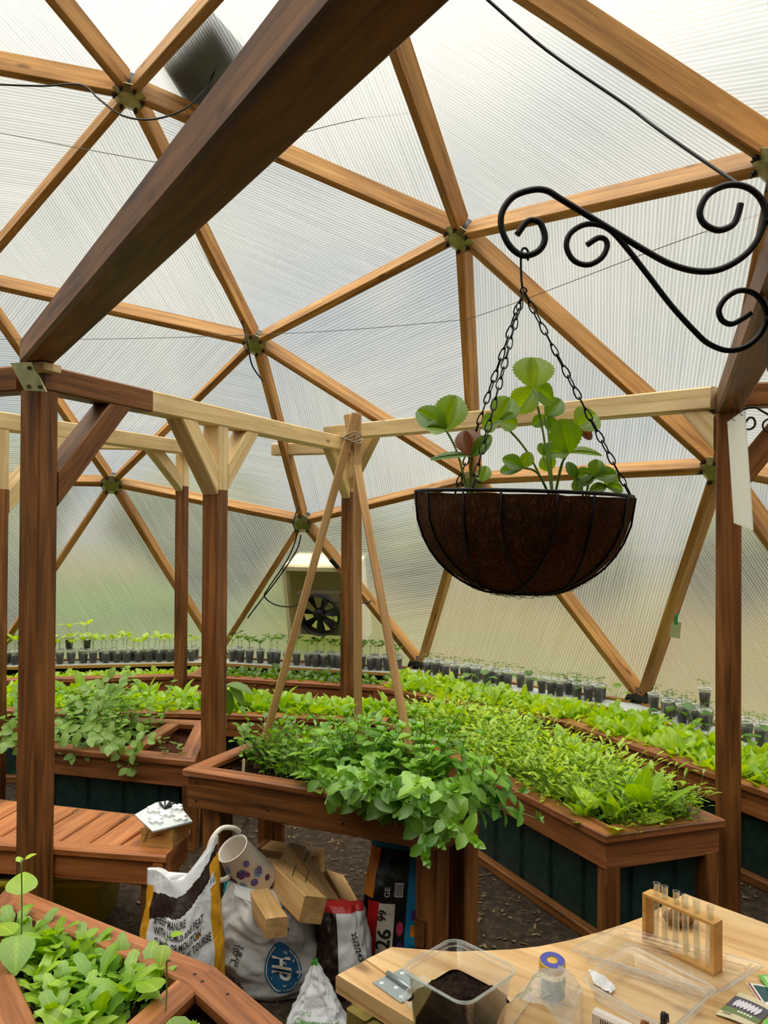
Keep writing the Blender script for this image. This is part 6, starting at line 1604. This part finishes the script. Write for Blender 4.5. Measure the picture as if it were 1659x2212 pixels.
patchq(t, F, 'picture', .0, 1, .18, .62, M['pkdark']); patchq(t, F, 'band', 0, 1, .62, .80, M['pkgreen'], .0017)
for k in range(7):
    mb = MB(); u = .22 + k * .10; mb.leaf(F(u, .28, .0024), F(u - .05, .66, .0024) - F(u, .28, .0024), V((0, 0, 1)), .024, .0065, 0, 0, 4); child(mb.build('bulb_picture', M['bulb']), t)
for k in range(5): patchq(t, F, 'print_mark', .40 + k * .08, .455 + k * .08, .66, .72, M['white'], .0021)
text_on('lettering', 'Seeds', .011, lambda x, y: F(.34 - x * 9, .90 - y * 12, .0020), INK, t, False)
t, F = packet('dark teal seed packet with white border and red stripe near the right edge', [(1612, 2126), (1668, 2138), (1690, 2176), (1648, 2178)], [M['white']])
patchq(t, F, 'picture', .2, 1, .1, .85, M['pkteal']); patchq(t, F, 'stripe', .04, .12, .02, .95, M['pkred'])
t, F = packet('bright green seed packet at the right edge lying on the teal packet', [(1636, 2114), (1690, 2122), (1700, 2158), (1664, 2150)], [M['pklime']])
for ch in t.children: ch.location.z += .004
patchq(t, F, 'face', .15, 1, .12, .85, M['pkmint'], .0062)
t, F = packet('small bright green tag in the lower right corner of the photo', [(1650, 2206), (1690, 2206), (1690, 2240), (1640, 2240)], [M['pklime']])
# ------------------------------------------------------------------ wood chips on the dirt, screws, a few odd plants
cb_ = MB(); r = random.Random(91)
for k in range(1700):
    if r.random() < .6: x, y = R3(r, .2, 2.2), R3(r, 1.9, 4.0)
    else: x, y = R3(r, -1.3, .4), R3(r, 2.0, 4.0)
    if any(inside(q_, x, y) for q_ in (RBP, MBP, LBP)): continue
    a = R3(r, 0, 6.28); l, w = R3(r, .006, .026), R3(r, .004, .012); d = V((math.cos(a), math.sin(a), R3(r, -.2, .2))) * l / 2; p = V((x, y, .004))
    cb_.beam(p - d, p + d, w, .003, (R3(r, -.4, .4), R3(r, -.4, .4), 1), .0006)
M['chip'] = plain('pale wood chip', col(112, 90, 62), .9, var=.45, vs=9)
tag(cb_.build('wood_chips', M['chip']), 'pale wood chips scattered over the dirt floor', 'wood chips', kind='stuff')
# screw heads sunk in the near bed rim and the planter apron
def screws(parent, pts, n):
    mb_ = None
    for p in pts:
        p = V(p); nn_ = V(n); o = MB().tube([p - nn_ * .002, p + nn_ * .0012], .0042, 8).build('screw', M['darksteel']); child(o, parent)
beds = [o for o in bpy.data.objects if o.name.startswith('raised_bed') and o.get('label', '').startswith('near')][0]
f0, f1 = V((-1.12, 2.40, 0)), V((-.405, 1.965, 0)); fdn = (f1 - f0).normalized(); fin = V((fdn.y, -fdn.x, 0)); fin = fin if fin.y < 0 else -fin
screws(beds, [f0 + fdn * t + fin * .045 + V((0, 0, RIM)) for t in (.40, .72)] + [f1 + V((-.045, -.035, RIM)), f1 + V((-.02, -.065, RIM)), f1 + V((.05, -.115, RIM))], (0, 0, 1))
g0, g1 = V((-.70, 2.79, 0)), V((.185, 2.405, 0)); gd_ = (g1 - g0).normalized(); gn = V((gd_.y, -gd_.x, 0))
screws(fpo, [g0 + gd_ * t - gn * -.0 + gn * -.013 + V((0, 0, FPZ - z)) for t, z in ((.05, .05), (.05, .11), (.34, .10), (.62, .10), (.88, .05), (.88, .11))], gn)
pl_ = empty('large_leaf_plant', V((-.70, 4.0, 0))); tag(pl_, 'plant with long drooping dark leaves just right of the middle post', 'plant')
for (px, py, dx, dz, l) in ((490, 1478, .9, -.05, .15), (492, 1490, .12, -1, .13), (497, 1480, .55, -.5, .12)):
    p = at(px, py, 3.95); mb = MB(); mb.leaf(p, V((dx, -.25, dz)), V((0, -.4, 1)), l, .055, .7, .25, 7, 0, 0); child(mb.build('leaf', M['dark']), pl_)
pb_ = at(490, 1480, 3.97); child(MB().tube([V((pb_.x - .02, pb_.y + .02, 0.0)), pb_], .004, 6).build('stem', M['stem']), pl_)
